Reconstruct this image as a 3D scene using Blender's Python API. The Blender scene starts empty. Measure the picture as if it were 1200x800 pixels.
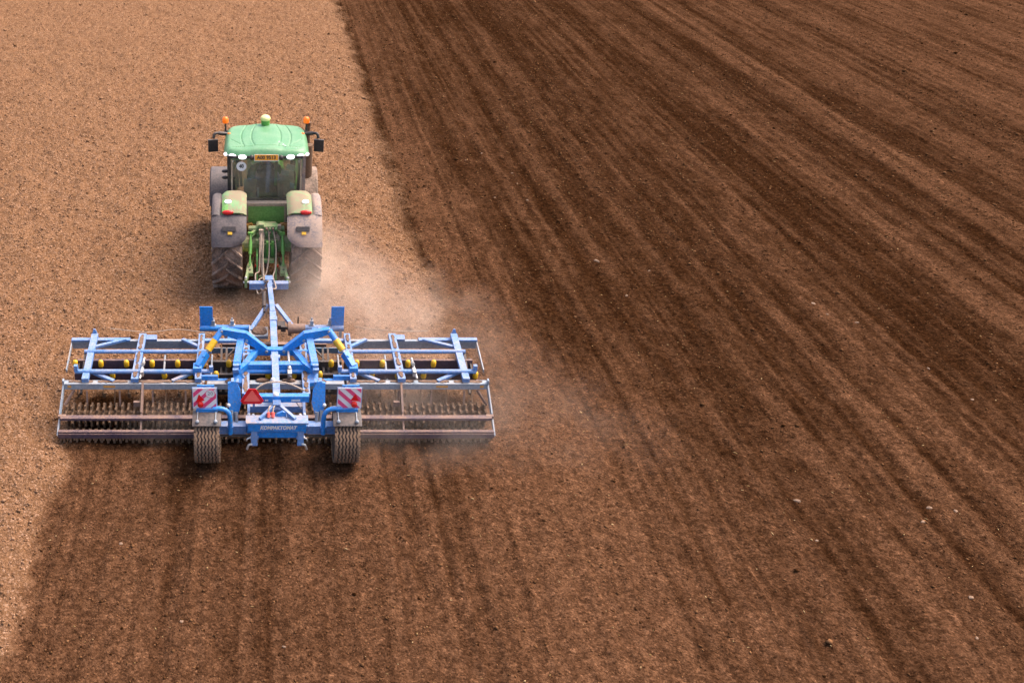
import bpy, bmesh, math, random
import numpy as np
from mathutils import Vector, Matrix, Euler
random.seed(7)
rng = np.random.default_rng(11)
R = math.radians
S = bpy.context.scene
COL = S.collection

# ------------------------------------------------------------------ camera
CAM_H = 11.04
cam_d = bpy.data.cameras.new('camera')
cam = bpy.data.objects.new('camera', cam_d)
COL.objects.link(cam)
cam.location = (0, 0, CAM_H)
cam.rotation_euler = (R(90 - 31.0), 0, 0)
cam_d.sensor_width = 36
cam_d.lens = 1157 / 1200 * 36
cam_d.shift_x = 0.25
cam_d.clip_end = 6000
S.camera = cam

# ------------------------------------------------------------------ light
SUN_EL, SUN_AZ = 58, 62          # azimuth from +Y (driving direction) towards +X
world = bpy.data.worlds.new('World')
S.world = world
world.use_nodes = True
wn = world.node_tree
sky = wn.nodes.new('ShaderNodeTexSky')
sky.sky_type = 'NISHITA'
sky.sun_disc = False
sky.sun_elevation = R(SUN_EL)
sky.sun_rotation = R(SUN_AZ)
sky.air_density = 1.0
sky.dust_density = 6.0
sky.ozone_density = 0.6
wn.links.new(sky.outputs[0], wn.nodes['Background'].inputs[0])
wn.nodes['Background'].inputs[1].default_value = 0.15
sun_d = bpy.data.lights.new('sun', 'SUN')
sun_d.energy = 1.25
sun_d.angle = R(32)
sun_d.color = (1.0, 0.93, 0.84)
sun = bpy.data.objects.new('sun', sun_d)
COL.objects.link(sun)
tow = Vector((math.sin(R(SUN_AZ)) * math.cos(R(SUN_EL)), math.cos(R(SUN_AZ)) * math.cos(R(SUN_EL)), math.sin(R(SUN_EL))))
sun.rotation_euler = tow.to_track_quat('Z', 'Y').to_euler()
S.view_settings.view_transform = 'Standard'
S.view_settings.look = 'None'
S.view_settings.exposure = 1.25
S.view_settings.gamma = 1.0
S.cycles.volume_step_rate = 2.0
S.cycles.volume_max_steps = 64
S.cycles.max_bounces = 8
S.cycles.volume_bounces = 3

# ------------------------------------------------------------------ materials
def nodes_of(name):
    m = bpy.data.materials.new(name)
    m.use_nodes = True
    return m, m.node_tree, m.node_tree.nodes['Principled BSDF']

def N(t, kind, **kw):
    n = t.nodes.new(kind)
    for k, v in kw.items():
        setattr(n, k, v)
    return n

def mixc(t, fac, a, b, blend='MIX'):
    n = N(t, 'ShaderNodeMix', data_type='RGBA', blend_type=blend)
    for sock, val in ((n.inputs[0], fac), (n.inputs[6], a), (n.inputs[7], b)):
        if hasattr(val, 'links') or isinstance(val, bpy.types.NodeSocket):
            t.links.new(val, sock)
        elif isinstance(val, (tuple, list)):
            sock.default_value = (*val[:3], 1)
        else:
            sock.default_value = val
    return n.outputs[2]

def math_(t, op, a, b=0.0, clamp=False):
    n = N(t, 'ShaderNodeMath', operation=op, use_clamp=clamp)
    for s_, v in ((n.inputs[0], a), (n.inputs[1], b)):
        if isinstance(v, bpy.types.NodeSocket):
            t.links.new(v, s_)
        else:
            s_.default_value = v
    return n.outputs[0]

def noise(t, scale, detail=4.0, vec=None, rough=0.55):
    n = N(t, 'ShaderNodeTexNoise')
    n.inputs['Scale'].default_value = scale
    n.inputs['Detail'].default_value = detail
    n.inputs['Roughness'].default_value = rough
    if vec is not None:
        t.links.new(vec, n.inputs['Vector'])
    return n.outputs[0]

def ramp(t, v, lo, hi, a=0.0, b=1.0):
    n = N(t, 'ShaderNodeMapRange', interpolation_type='SMOOTHSTEP')
    t.links.new(v, n.inputs[0])
    for i, x in enumerate((lo, hi, a, b)):
        n.inputs[i + 1].default_value = x
    return n.outputs[0]

DUST = (0.36, 0.235, 0.165)
def coated(name, col, rough=0.45, metal=0.0, dust=0.3, top=0.5, dustcol=DUST, var=0.18, chips=None, spec=0.5):
    """paint, rubber or steel with soil dust lying on it, thicker on the faces that look up"""
    m, t, p = nodes_of(name)
    co = N(t, 'ShaderNodeTexCoord').outputs['Object']
    n1 = noise(t, 3.0, 5, co)
    n2 = noise(t, 22.0, 4, co)
    geo = N(t, 'ShaderNodeNewGeometry')
    sep = N(t, 'ShaderNodeSeparateXYZ')
    t.links.new(geo.outputs['Normal'], sep.inputs[0])
    up = math_(t, 'MAXIMUM', sep.outputs[2], 0.0)
    w = math_(t, 'ADD', math_(t, 'MULTIPLY', up, top), dust)
    patch = math_(t, 'ADD', math_(t, 'MULTIPLY', ramp(t, n1, 0.3, 0.72), 0.75), math_(t, 'MULTIPLY', ramp(t, n2, 0.35, 0.7), 0.55))
    fac = math_(t, 'MULTIPLY', w, patch, clamp=True)
    fac = math_(t, 'MINIMUM', fac, 0.93)
    base = mixc(t, ramp(t, n2, 0.3, 0.75), tuple(c * (1 - var) for c in col), tuple(min(1, c * (1 + var)) for c in col))
    if chips:
        base = mixc(t, math_(t, 'MULTIPLY', ramp(t, noise(t, 38.0, 4, co), 0.57, 0.66), 0.75), base, chips)
    t.links.new(mixc(t, fac, base, dustcol), p.inputs['Base Color'])
    r = math_(t, 'ADD', math_(t, 'MULTIPLY', fac, 0.9 - rough), rough)
    t.links.new(r, p.inputs['Roughness'])
    p.inputs['Metallic'].default_value = metal
    p.inputs['Specular IOR Level'].default_value = spec
    b = N(t, 'ShaderNodeBump')
    b.inputs['Strength'].default_value = 0.25
    b.inputs['Distance'].default_value = 0.01
    t.links.new(n2, b.inputs['Height'])
    t.links.new(b.outputs[0], p.inputs['Normal'])
    return m

def lamp(name, col, emit):
    m, t, p = nodes_of(name)
    p.inputs['Base Color'].default_value = (*col, 1)
    p.inputs['Roughness'].default_value = 0.15
    n = noise(t, 60, 2, N(t, 'ShaderNodeTexCoord').outputs['Object'])
    t.links.new(mixc(t, n, tuple(c * .8 for c in col), col), p.inputs['Emission Color'])
    p.inputs['Emission Strength'].default_value = emit
    return m

M = {}
M['blue'] = coated('blue_enamel', (0.004, 0.215, 0.64), 0.36, dust=0.02, top=0.24, chips=(0.25, 0.2, 0.18))
M['blue_dusty'] = coated('dusty_blue_enamel', (0.075, 0.215, 0.49), 0.45, dust=0.17, top=0.36, dustcol=(0.40, 0.34, 0.335), chips=(0.34, 0.25, 0.2))
M['blue_soil'] = coated('soil_covered_blue_steel', (0.16, 0.27, 0.46), 0.4, dust=0.15, top=0.72, dustcol=(0.36, 0.25, 0.20))
M['steel'] = coated('dusty_grey_steel', (0.27, 0.33, 0.40), 0.4, metal=0.1, dust=0.2, top=0.45, dustcol=(0.38, 0.28, 0.21))
M['soil_steel'] = coated('soil_caked_steel', (0.16, 0.10, 0.085), 0.6, dust=0.5, top=0.6, dustcol=(0.27, 0.16, 0.11))
M['panel'] = coated('dusty_green_cab_panel', (0.19, 0.42, 0.10), 0.5, dust=0.2, top=0.3, dustcol=(0.4, 0.42, 0.2))
M['teal'] = coated('dull_blue_green_plate', (0.03, 0.12, 0.2), 0.5, dust=0.25, top=0.4)
M['guard'] = coated('dark_mudguard_plastic', (0.05, 0.044, 0.048), 0.6, dust=0.22, top=0.25, dustcol=(0.25, 0.17, 0.13))
M['mauve'] = coated('worn_purple_grey_steel', (0.06, 0.04, 0.065), 0.5, dust=0.15, top=0.75, dustcol=(0.24, 0.14, 0.10))
M['dark'] = coated('dark_oily_steel', (0.03, 0.028, 0.03), 0.5, dust=0.2, top=0.3, dustcol=(0.2, 0.12, 0.08))
M['iron'] = coated('brown_cast_iron', (0.10, 0.055, 0.03), 0.85, dust=0.6, top=0.4, dustcol=(0.17, 0.092, 0.05))
M['yellow'] = coated('yellow_plastic', (0.75, 0.40, 0.005), 0.4, dust=0.05, top=0.15)
M['chrome'] = coated('bright_piston_steel', (0.6, 0.58, 0.56), 0.3, metal=0.8, dust=0.15, top=0.3)
M['green'] = coated('green_enamel', (0.10, 0.33, 0.055), 0.35, dust=0.05, top=0.2)
M['green_roof'] = coated('pale_green_roof_shell', (0.088, 0.255, 0.108), 0.40, dust=0.03, top=0.14, dustcol=(0.5, 0.52, 0.4), var=0.06)
M['green_dusty'] = coated('dusty_green_enamel', (0.13, 0.30, 0.09), 0.5, dust=0.42, top=0.4, dustcol=(0.36, 0.28, 0.185))
M['green_tan'] = coated('green_enamel_under_tan_dust', (0.15, 0.38, 0.14), 0.5, dust=0.55, top=0.75, dustcol=(0.27, 0.18, 0.12))
M['fender'] = coated('grey_fender_plastic', (0.060, 0.049, 0.052), 0.6, dust=0.22, top=0.2, dustcol=(0.25, 0.18, 0.155))
M['fender_dusty'] = coated('dust_covered_fender_plastic', (0.16, 0.14, 0.15), 0.65, dust=0.95, top=0.4, dustcol=(0.37, 0.255, 0.195))
M['black'] = coated('black_plastic', (0.018, 0.018, 0.02), 0.45, dust=0.08, top=0.15)
M['tan_trim'] = coated('dust_lined_rubber_seal', (0.50, 0.37, 0.27), 0.8, dust=0.6, top=0.5, dustcol=(0.58, 0.43, 0.32))
M['tyre'] = coated('soil_dusted_tyre_rubber', (0.045, 0.034, 0.028), 0.85, dust=0.7, top=0.5, dustcol=(0.32, 0.205, 0.145))
M['tyre_dusty'] = coated('pale_dusted_tyre_rubber', (0.09, 0.065, 0.05), 0.85, dust=0.8, top=0.35, dustcol=(0.33, 0.22, 0.16))
M['tyre_groove'] = coated('implement_tyre_rubber', (0.03, 0.023, 0.02), 0.75, dust=0.25, top=0.3, dustcol=(0.2, 0.13, 0.09))
M['tyre_rib'] = coated('soil_packed_tyre_tread', (0.19, 0.115, 0.072), 0.9, dust=0.4, top=0.2, dustcol=(0.27, 0.165, 0.10))
M['rim'] = coated('yellow_wheel_paint', (0.78, 0.50, 0.03), 0.4, dust=0.1, top=0.2)
M['hose'] = coated('dusty_rubber_hose', (0.33, 0.24, 0.18), 0.7, dust=0.5, top=0.4, dustcol=(0.48, 0.36, 0.27))
M['red'] = coated('red_lens', (0.65, 0.012, 0.01), 0.2, dust=0.05, top=0.1)
M['orange'] = lamp('orange_beacon_lens', (0.9, 0.16, 0.01), 0.25)
M['lens'] = lamp('lit_work_lamp_lens', (0.95, 0.93, 1.0), 0.75)
M['white'] = coated('white_sign_sheet', (0.82, 0.82, 0.83), 0.4, dust=0.04, top=0.1, var=0.03)
M['pink'] = coated('faded_red_sign_stripe', (0.80, 0.075, 0.22), 0.4, dust=0.04, top=0.1, var=0.06)
M['smv'] = coated('fluorescent_orange_red_sheet', (0.98, 0.15, 0.11), 0.5, dust=0.0, top=0.05, var=0.05)
M['smv_edge'] = coated('deep_red_sign_border', (0.72, 0.004, 0.012), 0.3, dust=0.02, top=0.05, var=0.05)
M['plate'] = coated('orange_number_plate', (0.88, 0.36, 0.02), 0.4, dust=0.05, top=0.1, var=0.04)
M['ink'] = coated('dark_print', (0.03, 0.03, 0.035), 0.6, dust=0.05, top=0.1)
M['ink_grey'] = coated('grey_print', (0.3, 0.3, 0.32), 0.6, dust=0.05, top=0.1)
M['globe'] = coated('cream_receiver_dome', (0.85, 0.78, 0.32), 0.35, dust=0.03, top=0.08, var=0.04)
M['decal'] = coated('white_lettering', (0.75, 0.72, 0.7), 0.5, dust=0.12, top=0.2)
M['sticker'] = coated('yellow_orange_sticker', (0.62, 0.29, 0.05), 0.5, dust=0.2, top=0.3)
M['seat'] = coated('dark_seat_fabric', (0.10, 0.085, 0.075), 0.9, dust=0.2, top=0.2)
M['trim_in'] = coated('beige_cab_trim', (0.48, 0.45, 0.35), 0.7, dust=0.15, top=0.2)
M['screen'] = coated('pale_blue_display', (0.45, 0.62, 0.66), 0.2, dust=0.02, top=0.05)
M['skin'] = coated('skin', (0.45, 0.26, 0.18), 0.5, dust=0.0, top=0.05)
M['shirt'] = coated('grey_brown_work_shirt', (0.11, 0.10, 0.105), 0.9, dust=0.1, top=0.1)
M['hair'] = coated('brown_hair', (0.05, 0.032, 0.02), 0.6, dust=0, top=0)
M['soil_pile'] = coated('loose_soil', (0.14, 0.075, 0.045), 0.95, dust=0.3, top=0.2, dustcol=(0.22, 0.135, 0.095), var=0.35)

def glass_mat():
    m, t, p = nodes_of('tinted_cab_glass')
    t.nodes.remove(p)
    out = t.nodes['Material Output']
    tr = N(t, 'ShaderNodeBsdfTransparent'); tr.inputs[0].default_value = (0.90, 0.94, 0.89, 1)
    gl = N(t, 'ShaderNodeBsdfGlossy'); gl.inputs['Roughness'].default_value = 0.03
    df = N(t, 'ShaderNodeBsdfDiffuse')
    df.inputs[0].default_value = (0.46, 0.40, 0.30, 1)
    fr = N(t, 'ShaderNodeFresnel'); fr.inputs[0].default_value = 1.5
    co = N(t, 'ShaderNodeTexCoord').outputs['Object']
    m1 = N(t, 'ShaderNodeMixShader'); m2 = N(t, 'ShaderNodeMixShader')
    t.links.new(ramp(t, noise(t, 2.5, 5, co), 0.30, 0.75, 0.08, 0.36), m1.inputs[0])
    t.links.new(tr.outputs[0], m1.inputs[1]); t.links.new(df.outputs[0], m1.inputs[2])
    t.links.new(fr.outputs[0], m2.inputs[0])
    t.links.new(m1.outputs[0], m2.inputs[1]); t.links.new(gl.outputs[0], m2.inputs[2])
    t.links.new(m2.outputs[0], out.inputs[0])
    return m
M['glass'] = glass_mat()

# ------------------------------------------------------------------ mesh helpers
def frame_of(d, up=(0, 0, 1)):
    d = Vector(d).normalized()
    u = Vector(up)
    if abs(d.dot(u)) > 0.98:
        u = Vector((0, 1, 0))
    s = d.cross(u).normalized()
    return d, s, s.cross(d).normalized()

class MB:
    def __init__(self):
        self.v, self.f = [], []
    def add(self, vs, fs):
        o = len(self.v)
        self.v += [tuple(x) for x in vs]
        self.f += [tuple(i + o for i in q) for q in fs]
        return self
    def box(self, c, s, rot=None, ch=0.0):
        x, y, z = (k / 2 for k in s)
        vs = [Vector((sx * x, sy * y, sz * z)) for sx in (-1, 1) for sy in (-1, 1) for sz in (-1, 1)]
        if rot is not None:
            mt = Euler(rot).to_matrix()
            vs = [mt @ q for q in vs]
        c = Vector(c)
        return self.add([q + c for q in vs], [(0, 1, 3, 2), (4, 6, 7, 5), (0, 4, 5, 1), (2, 3, 7, 6), (0, 2, 6, 4), (1, 5, 7, 3)])
    def bar(self, p0, p1, w, h, up=(0, 0, 1)):
        p0, p1 = Vector(p0), Vector(p1)
        d, s, u = frame_of(p1 - p0, up)
        vs = [p + s * (a * w / 2) + u * (b * h / 2) for p in (p0, p1) for a, b in ((-1, -1), (1, -1), (1, 1), (-1, 1))]
        return self.add(vs, [(3, 2, 1, 0), (4, 5, 6, 7), (0, 1, 5, 4), (1, 2, 6, 5), (2, 3, 7, 6), (3, 0, 4, 7)])
    def tube(self, pts, r, n=8, r2=None):
        pts = [Vector(p) for p in pts]
        o = len(self.v)
        k = len(pts)
        for i, p in enumerate(pts):
            d = pts[min(i + 1, k - 1)] - pts[max(i - 1, 0)]
            _, s, u = frame_of(d)
            rr = r if r2 is None else r + (r2 - r) * i / (k - 1)
            for j in range(n):
                a = 2 * math.pi * j / n
                self.v.append(tuple(p + s * (rr * math.cos(a)) + u * (rr * math.sin(a))))
        for i in range(k - 1):
            for j in range(n):
                a, b = o + i * n + j, o + i * n + (j + 1) % n
                self.f.append((a, b, b + n, a + n))
        self.f.append(tuple(o + j for j in reversed(range(n))))
        self.f.append(tuple(o + (k - 1) * n + j for j in range(n)))
        return self
    def prism(self, poly, off):
        poly = [Vector(p) for p in poly]
        off = Vector(off)
        n = len(poly)
        return self.add(poly + [p + off for p in poly],
                        [tuple(range(n)), tuple(reversed(range(n, 2 * n)))] + [(i, i + n, (i + 1) % n + n, (i + 1) % n) for i in range(n)])
    def lathe(self, prof, c, axis='X', n=24, a0=0.0, a1=2 * math.pi):
        """prof: list of (along axis, radius)"""
        c = Vector(c)
        full = abs(a1 - a0 - 2 * math.pi) < 1e-4
        k = n if full else n + 1
        o = len(self.v)
        for t_, r in prof:
            for j in range(k):
                a = a0 + (a1 - a0) * j / n
                p, q = r * math.cos(a), r * math.sin(a)
                w = {'X': (t_, p, q), 'Y': (p, t_, q), 'Z': (p, q, t_)}[axis]
                self.v.append(tuple(c + Vector(w)))
        for i in range(len(prof) - 1):
            for j in range(n):
                a, b = o + i * k + j, o + i * k + (j + 1) % k
                self.f.append((a, b, b + k, a + k))
        return self
    def ball(self, c, r, seg=12, rings=8, sc=(1, 1, 1)):
        prof = [(-math.cos(math.pi * i / rings), max(1e-4, math.sin(math.pi * i / rings))) for i in range(rings + 1)]
        o = len(self.v)
        self.lathe(prof, (0, 0, 0), 'Z', seg)
        for i in range(o, len(self.v)):
            x, y, z = self.v[i]
            self.v[i] = (c[0] + x * r * sc[0], c[1] + y * r * sc[1], c[2] + z * r * sc[2])
        return self
    def mesh(self, name, mt, org=(0, 0, 0), smooth=None):
        me = bpy.data.meshes.new(name)
        me.from_pydata([(x - org[0], y - org[1], z - org[2]) for x, y, z in self.v], [], self.f)
        bm = bmesh.new(); bm.from_mesh(me)
        bmesh.ops.recalc_face_normals(bm, faces=bm.faces)
        bm.to_mesh(me); bm.free()
        me.materials.append(M[mt] if isinstance(mt, str) else mt)
        if smooth:
            me.shade_smooth()
            me.set_sharp_from_angle(angle=R(smooth))
        return me

def soil_strip(p0, p1, w):
    """ragged patches of soil lying along the top of a beam"""
    p0, p1 = Vector(p0), Vector(p1)
    d, sd, u = frame_of(p1 - p0)
    L_ = (p1 - p0).length
    mb = MB()
    t_ = 0.0
    while t_ < L_:
        ln_ = min(random.uniform(.12, .5), L_ - t_)
        if ln_ < .05:
            break
        k = 7
        up_, lo_ = [], []
        for i in range(k):
            q = t_ + ln_ * i / (k - 1)
            ww = w / 2 * random.uniform(.45, 1.0) * (0.4 if i in (0, k - 1) else 1)
            c_ = p0 + d * q + sd * random.uniform(-.1, .1) * w
            up_.append(c_ + sd * ww); lo_.append(c_ - sd * ww)
        mb.prism([q for q in up_ + lo_[::-1]], u * random.uniform(.008, .02))
        t_ += ln_ + random.choice((-.02, -.02, .03, .09))
    return mb

def tag(o, label=None, cat=None, group=None, kind=None):
    for k, v in (('label', label), ('category', cat), ('group', group), ('kind', kind)):
        if v:
            o[k] = v
    return o

def link(name, me, parent=None, loc=(0, 0, 0), rot=None, label=None):
    o = bpy.data.objects.new(name, me)
    COL.objects.link(o)
    o.parent = parent
    o.location = loc
    if rot:
        o.rotation_euler = rot
    if label:
        o['label'] = label
    return o

def part(name, mb, mt, parent, smooth=None, label=None, loc=(0, 0, 0)):
    """a mesh child; the shape is given in the coordinates of the thing"""
    return link(name, mb.mesh(name, mt, loc, smooth), parent, loc, None, label)

def empty(name, loc, label, cat, group=None):
    o = bpy.data.objects.new(name, None)
    COL.objects.link(o)
    o.location = loc
    o.empty_display_size = 0.3
    return tag(o, label, cat, group)

def lettering(name, s, size, loc, parent, mt, rot=(R(90), 0, 0), ext=0.001, sx=1.0, bold=0.0, shear=0.0):
    cu = bpy.data.curves.new(name, 'FONT')
    cu.body = s; cu.size = size; cu.align_x = 'CENTER'; cu.align_y = 'CENTER'; cu.extrude = ext; cu.resolution_u = 3; cu.offset = bold; cu.shear = shear
    tmp = bpy.data.objects.new('lettering_source', cu)
    COL.objects.link(tmp)
    dg = bpy.context.evaluated_depsgraph_get()
    me = bpy.data.meshes.new_from_object(tmp.evaluated_get(dg))
    bpy.data.objects.remove(tmp)
    me.materials.clear(); me.materials.append(M[mt])
    o = link(name, me, parent, loc, rot)
    o.scale = (sx, 1, 1)
    return o

def bez(p, n=14):
    """smooth path through points (Catmull-Rom)"""
    p = [Vector(q) for q in p]
    q = [2 * p[0] - p[1]] + p + [2 * p[-1] - p[-2]]
    out = []
    for i in range(1, len(q) - 2):
        for k in range(n):
            t = k / n
            a, b, c, d = q[i - 1], q[i], q[i + 1], q[i + 2]
            out.append(0.5 * ((2 * b) + (c - a) * t + (2 * a - 5 * b + 4 * c - d) * t * t + (3 * b - a - 3 * c + d) * t ** 3))
    out.append(p[-1])
    return out

# ------------------------------------------------------------------ ground
def vnoise(x, y, seed):
    xi = np.floor(x).astype(np.int64); yi = np.floor(y).astype(np.int64)
    fx, fy = x - xi, y - yi
    def h(a, b):
        k = (a * 374761393 + b * 668265263 + seed * 974634541) & 0xffffffff
        k = ((k ^ (k >> 13)) * 1274126177) & 0xffffffff
        k = ((k ^ (k >> 16)) * 2246822519) & 0xffffffff
        return ((k ^ (k >> 15)) & 0xffff) / 65535.0 * 2 - 1
    u = fx * fx * (3 - 2 * fx); v = fy * fy * (3 - 2 * fy)
    return (h(xi, yi) * (1 - u) + h(xi + 1, yi) * u) * (1 - v) + (h(xi, yi + 1) * (1 - u) + h(xi + 1, yi + 1) * u) * v

def sst(a, b, x):
    t = np.clip((x - a) / (b - a), 0, 1)
    return t * t * (3 - 2 * t)

EDGE_L, EDGE_R = -3.62, 4.05
def till_mask(x, y):
    jag = 0.17 * vnoise(x * 2.3, y * 1.3, 5) + 0.11 * vnoise(x * 6, y * 5, 6) + 0.12 * vnoise(x * 0, y * 0.25, 7)
    xr = x + jag
    old = sst(EDGE_R - 0.34, EDGE_R + 0.45, xr)
    new = sst(EDGE_L - 0.12, EDGE_L + 0.22, xr) * (1 - sst(16.15, 16.6, y + jag))
    return np.maximum(old, new)

def streaks(x, y):
    w = x + 0.25 * vnoise(y * 0.06, x * 0, 20) + 0.04 * vnoise(y * 0.5, x * 0.5, 21) + 0.04 * vnoise(x * 2.7, y * 0.8, 26) + 0.025 * vnoise(x * 6.5, y * 4.5, 27)
    s = 0.16 * vnoise(w * 0.55, y * 0.030, 22) + 0.26 * vnoise(w * 1.5 + 7, y * 0.035, 23) + 0.36 * vnoise(w * 3.3, y * 0.045, 24) + 0.30 * vnoise(w * 7.5, y * 0.16, 25)
    g = lambda c, wd: np.exp(-((w - c) / wd) ** 2)
    s += 0.40 * g(13.0, 0.30) + 0.5 * g(16.4, 0.35) - 0.3 * g(15.4, 0.4) - 0.3 * g(9.0, 0.3) + 0.3 * g(9.95, 0.3) - 0.2 * g(8.0, 0.4)
    s *= 0.95 + 0.3 * vnoise(x * 0.5, y * 0.22, 28)
    s += 0.4 * g(20.2, 0.4) - 0.35 * g(19.0, 0.4) - 0.25 * g(12.2, 0.3) - 0.25 * g(11.2, 0.3)
    return s

def height(x, y, fine=True):
    tm = till_mask(x, y)
    st = streaks(x, y)
    brk = 0.6 + 0.5 * vnoise(x * 0.9, y * 0.35, 31)
    zt = 0.070 * st * brk - 0.075
    zu = 0.05 * vnoise(x * 0.7, y * 0.7, 32) + 0.045 * vnoise(x * 2.2, y * 2.2, 33) + 0.01 * vnoise(x * 0.9 + 4, y * 0.1, 37)
    if fine:
        zt = zt + 0.020 * vnoise(x * 9, y * 0.35, 42) + 0.014 * vnoise(x * 6, y * 4, 34) + 0.017 * vnoise(x * 12, y * 10, 35)
        zu = zu + 0.036 * vnoise(x * 5.2, y * 5.2, 36) + 0.030 * vnoise(x * 10.5, y * 10.5, 38)
    edge = tm * (1 - tm) * 4
    z = zt * tm + zu * (1 - tm) + 0.03 * edge * (vnoise(x * 3, y * 3, 39) + 0.3)
    # wheel ruts of the tractor in front of the implement
    for rx in (-0.66, 1.14):
        z = z - 0.05 * np.exp(-((x - rx) / 0.30) ** 4) * sst(16.3, 16.7, y) * (1 - sst(21.0, 21.4, y)) * (0.75 + 0.45 * np.sin(y * 22 + 3.5 * np.abs(x - rx)))
    # loose soil banked up against the rear rollers
    bank = sst(-3.75, -3.45, x) * (1 - sst(4.2, 4.5, x)) * sst(14.52, 14.74, y) * (1 - sst(15.2, 15.6, y))
    z = z + bank * (0.07 + 0.035 * vnoise(x * 4, y * 4, 41)) * (1 - np.exp(-((np.abs(x - .37) - 1.235) / .36) ** 4))
    return z

def graded(lo, hi, f0, f1, step):
    core = []
    v = f0
    while v < f1:
        core.append(v); v += step(v)
    left, right = [], []
    d = step(f0) * 3; v = f0
    while v > lo:
        v -= d; d *= 1.55; left.append(v)
    d = step(f1) * 3; v = core[-1]
    while v < hi:
        v += d; d *= 1.55; right.append(v)
    return np.array(left[::-1] + core + right)

gx = graded(-2500, 2500, -13.5, 40.0, lambda v: 0.042 if v < 10 else 0.055 + 0.0016 * (v - 10))
gy = graded(-2500, 2500, 7.5, 54.0, lambda v: 0.050 if v < 22 else 0.05 + 0.003 * (v - 22))
GX, GY = np.meshgrid(gx, gy)
fx, fy = GX.ravel(), GY.ravel()
fz = height(fx, fy)
nx, ny = len(gx), len(gy)
print('ground verts', nx * ny)
idx = np.arange(nx * ny).reshape(ny, nx)
quads = np.stack([idx[:-1, :-1], idx[:-1, 1:], idx[1:, 1:], idx[1:, :-1]], -1).reshape(-1, 4)
me = bpy.data.meshes.new('field')
me.vertices.add(nx * ny)
me.vertices.foreach_set('co', np.stack([fx, fy, fz], 1).astype(np.float32).ravel())
me.loops.add(quads.size)
me.loops.foreach_set('vertex_index', quads.astype(np.int32).ravel())
me.polygons.add(len(quads))
me.polygons.foreach_set('loop_start', np.arange(0, quads.size, 4, dtype=np.int32))
me.update(calc_edges=True)
me.shade_smooth()
a = me.attributes.new('tilled', 'FLOAT', 'POINT'); a.data.foreach_set('value', till_mask(fx, fy).astype(np.float32))
wx = fx + 0.25 * vnoise(fy * 0.06, fx * 0, 20)
fresh = sst(-3.6, -3.4, fx) * (1 - sst(4.2, 4.5, fx)) * sst(14.4, 15.0, fy)  # shade under the implement, painted into the soil as a darker tone
dry_and_shade = 1.02 * streaks(fx, fy) + 0.30 * vnoise(wx * 10, fy * 0.12, 61) + 0.26 * vnoise(wx * 18, fy * 0.2, 62) + 0.22 * vnoise(fx * 1.6, fy * 0.5, 63) + 0.34 * vnoise(fx * 5, fy * 2.2, 64) - 0.15 - 1.6 * fresh + 0.22 * sst(16, 34, fx) * sst(22, 46, fy) - 0.40 * np.exp(-((fx - 11.5) / 6.0) ** 2) * sst(12, 22, fy) + 0.30 * (1 - sst(9, 15, fy)) + 0.20 * (1 - sst(3.6, 5.2, fx)) + 0.35 * (1 - sst(4.5, 7.5, fx)) * sst(3.5, 4.6, fx) + 0.85 * np.exp(-((fx - 6.0 + 0.12 * (fy - 15)) / 2.0) ** 2 - ((fy - 14.5) / 5.0) ** 2) + 0.45 * (1 - sst(-2.6, -1.2, fx))
a = me.attributes.new('dry_and_shade', 'FLOAT', 'POINT'); a.data.foreach_set('value', dry_and_shade.astype(np.float32))  # soil dryness together with the painted shade under the implement

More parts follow.
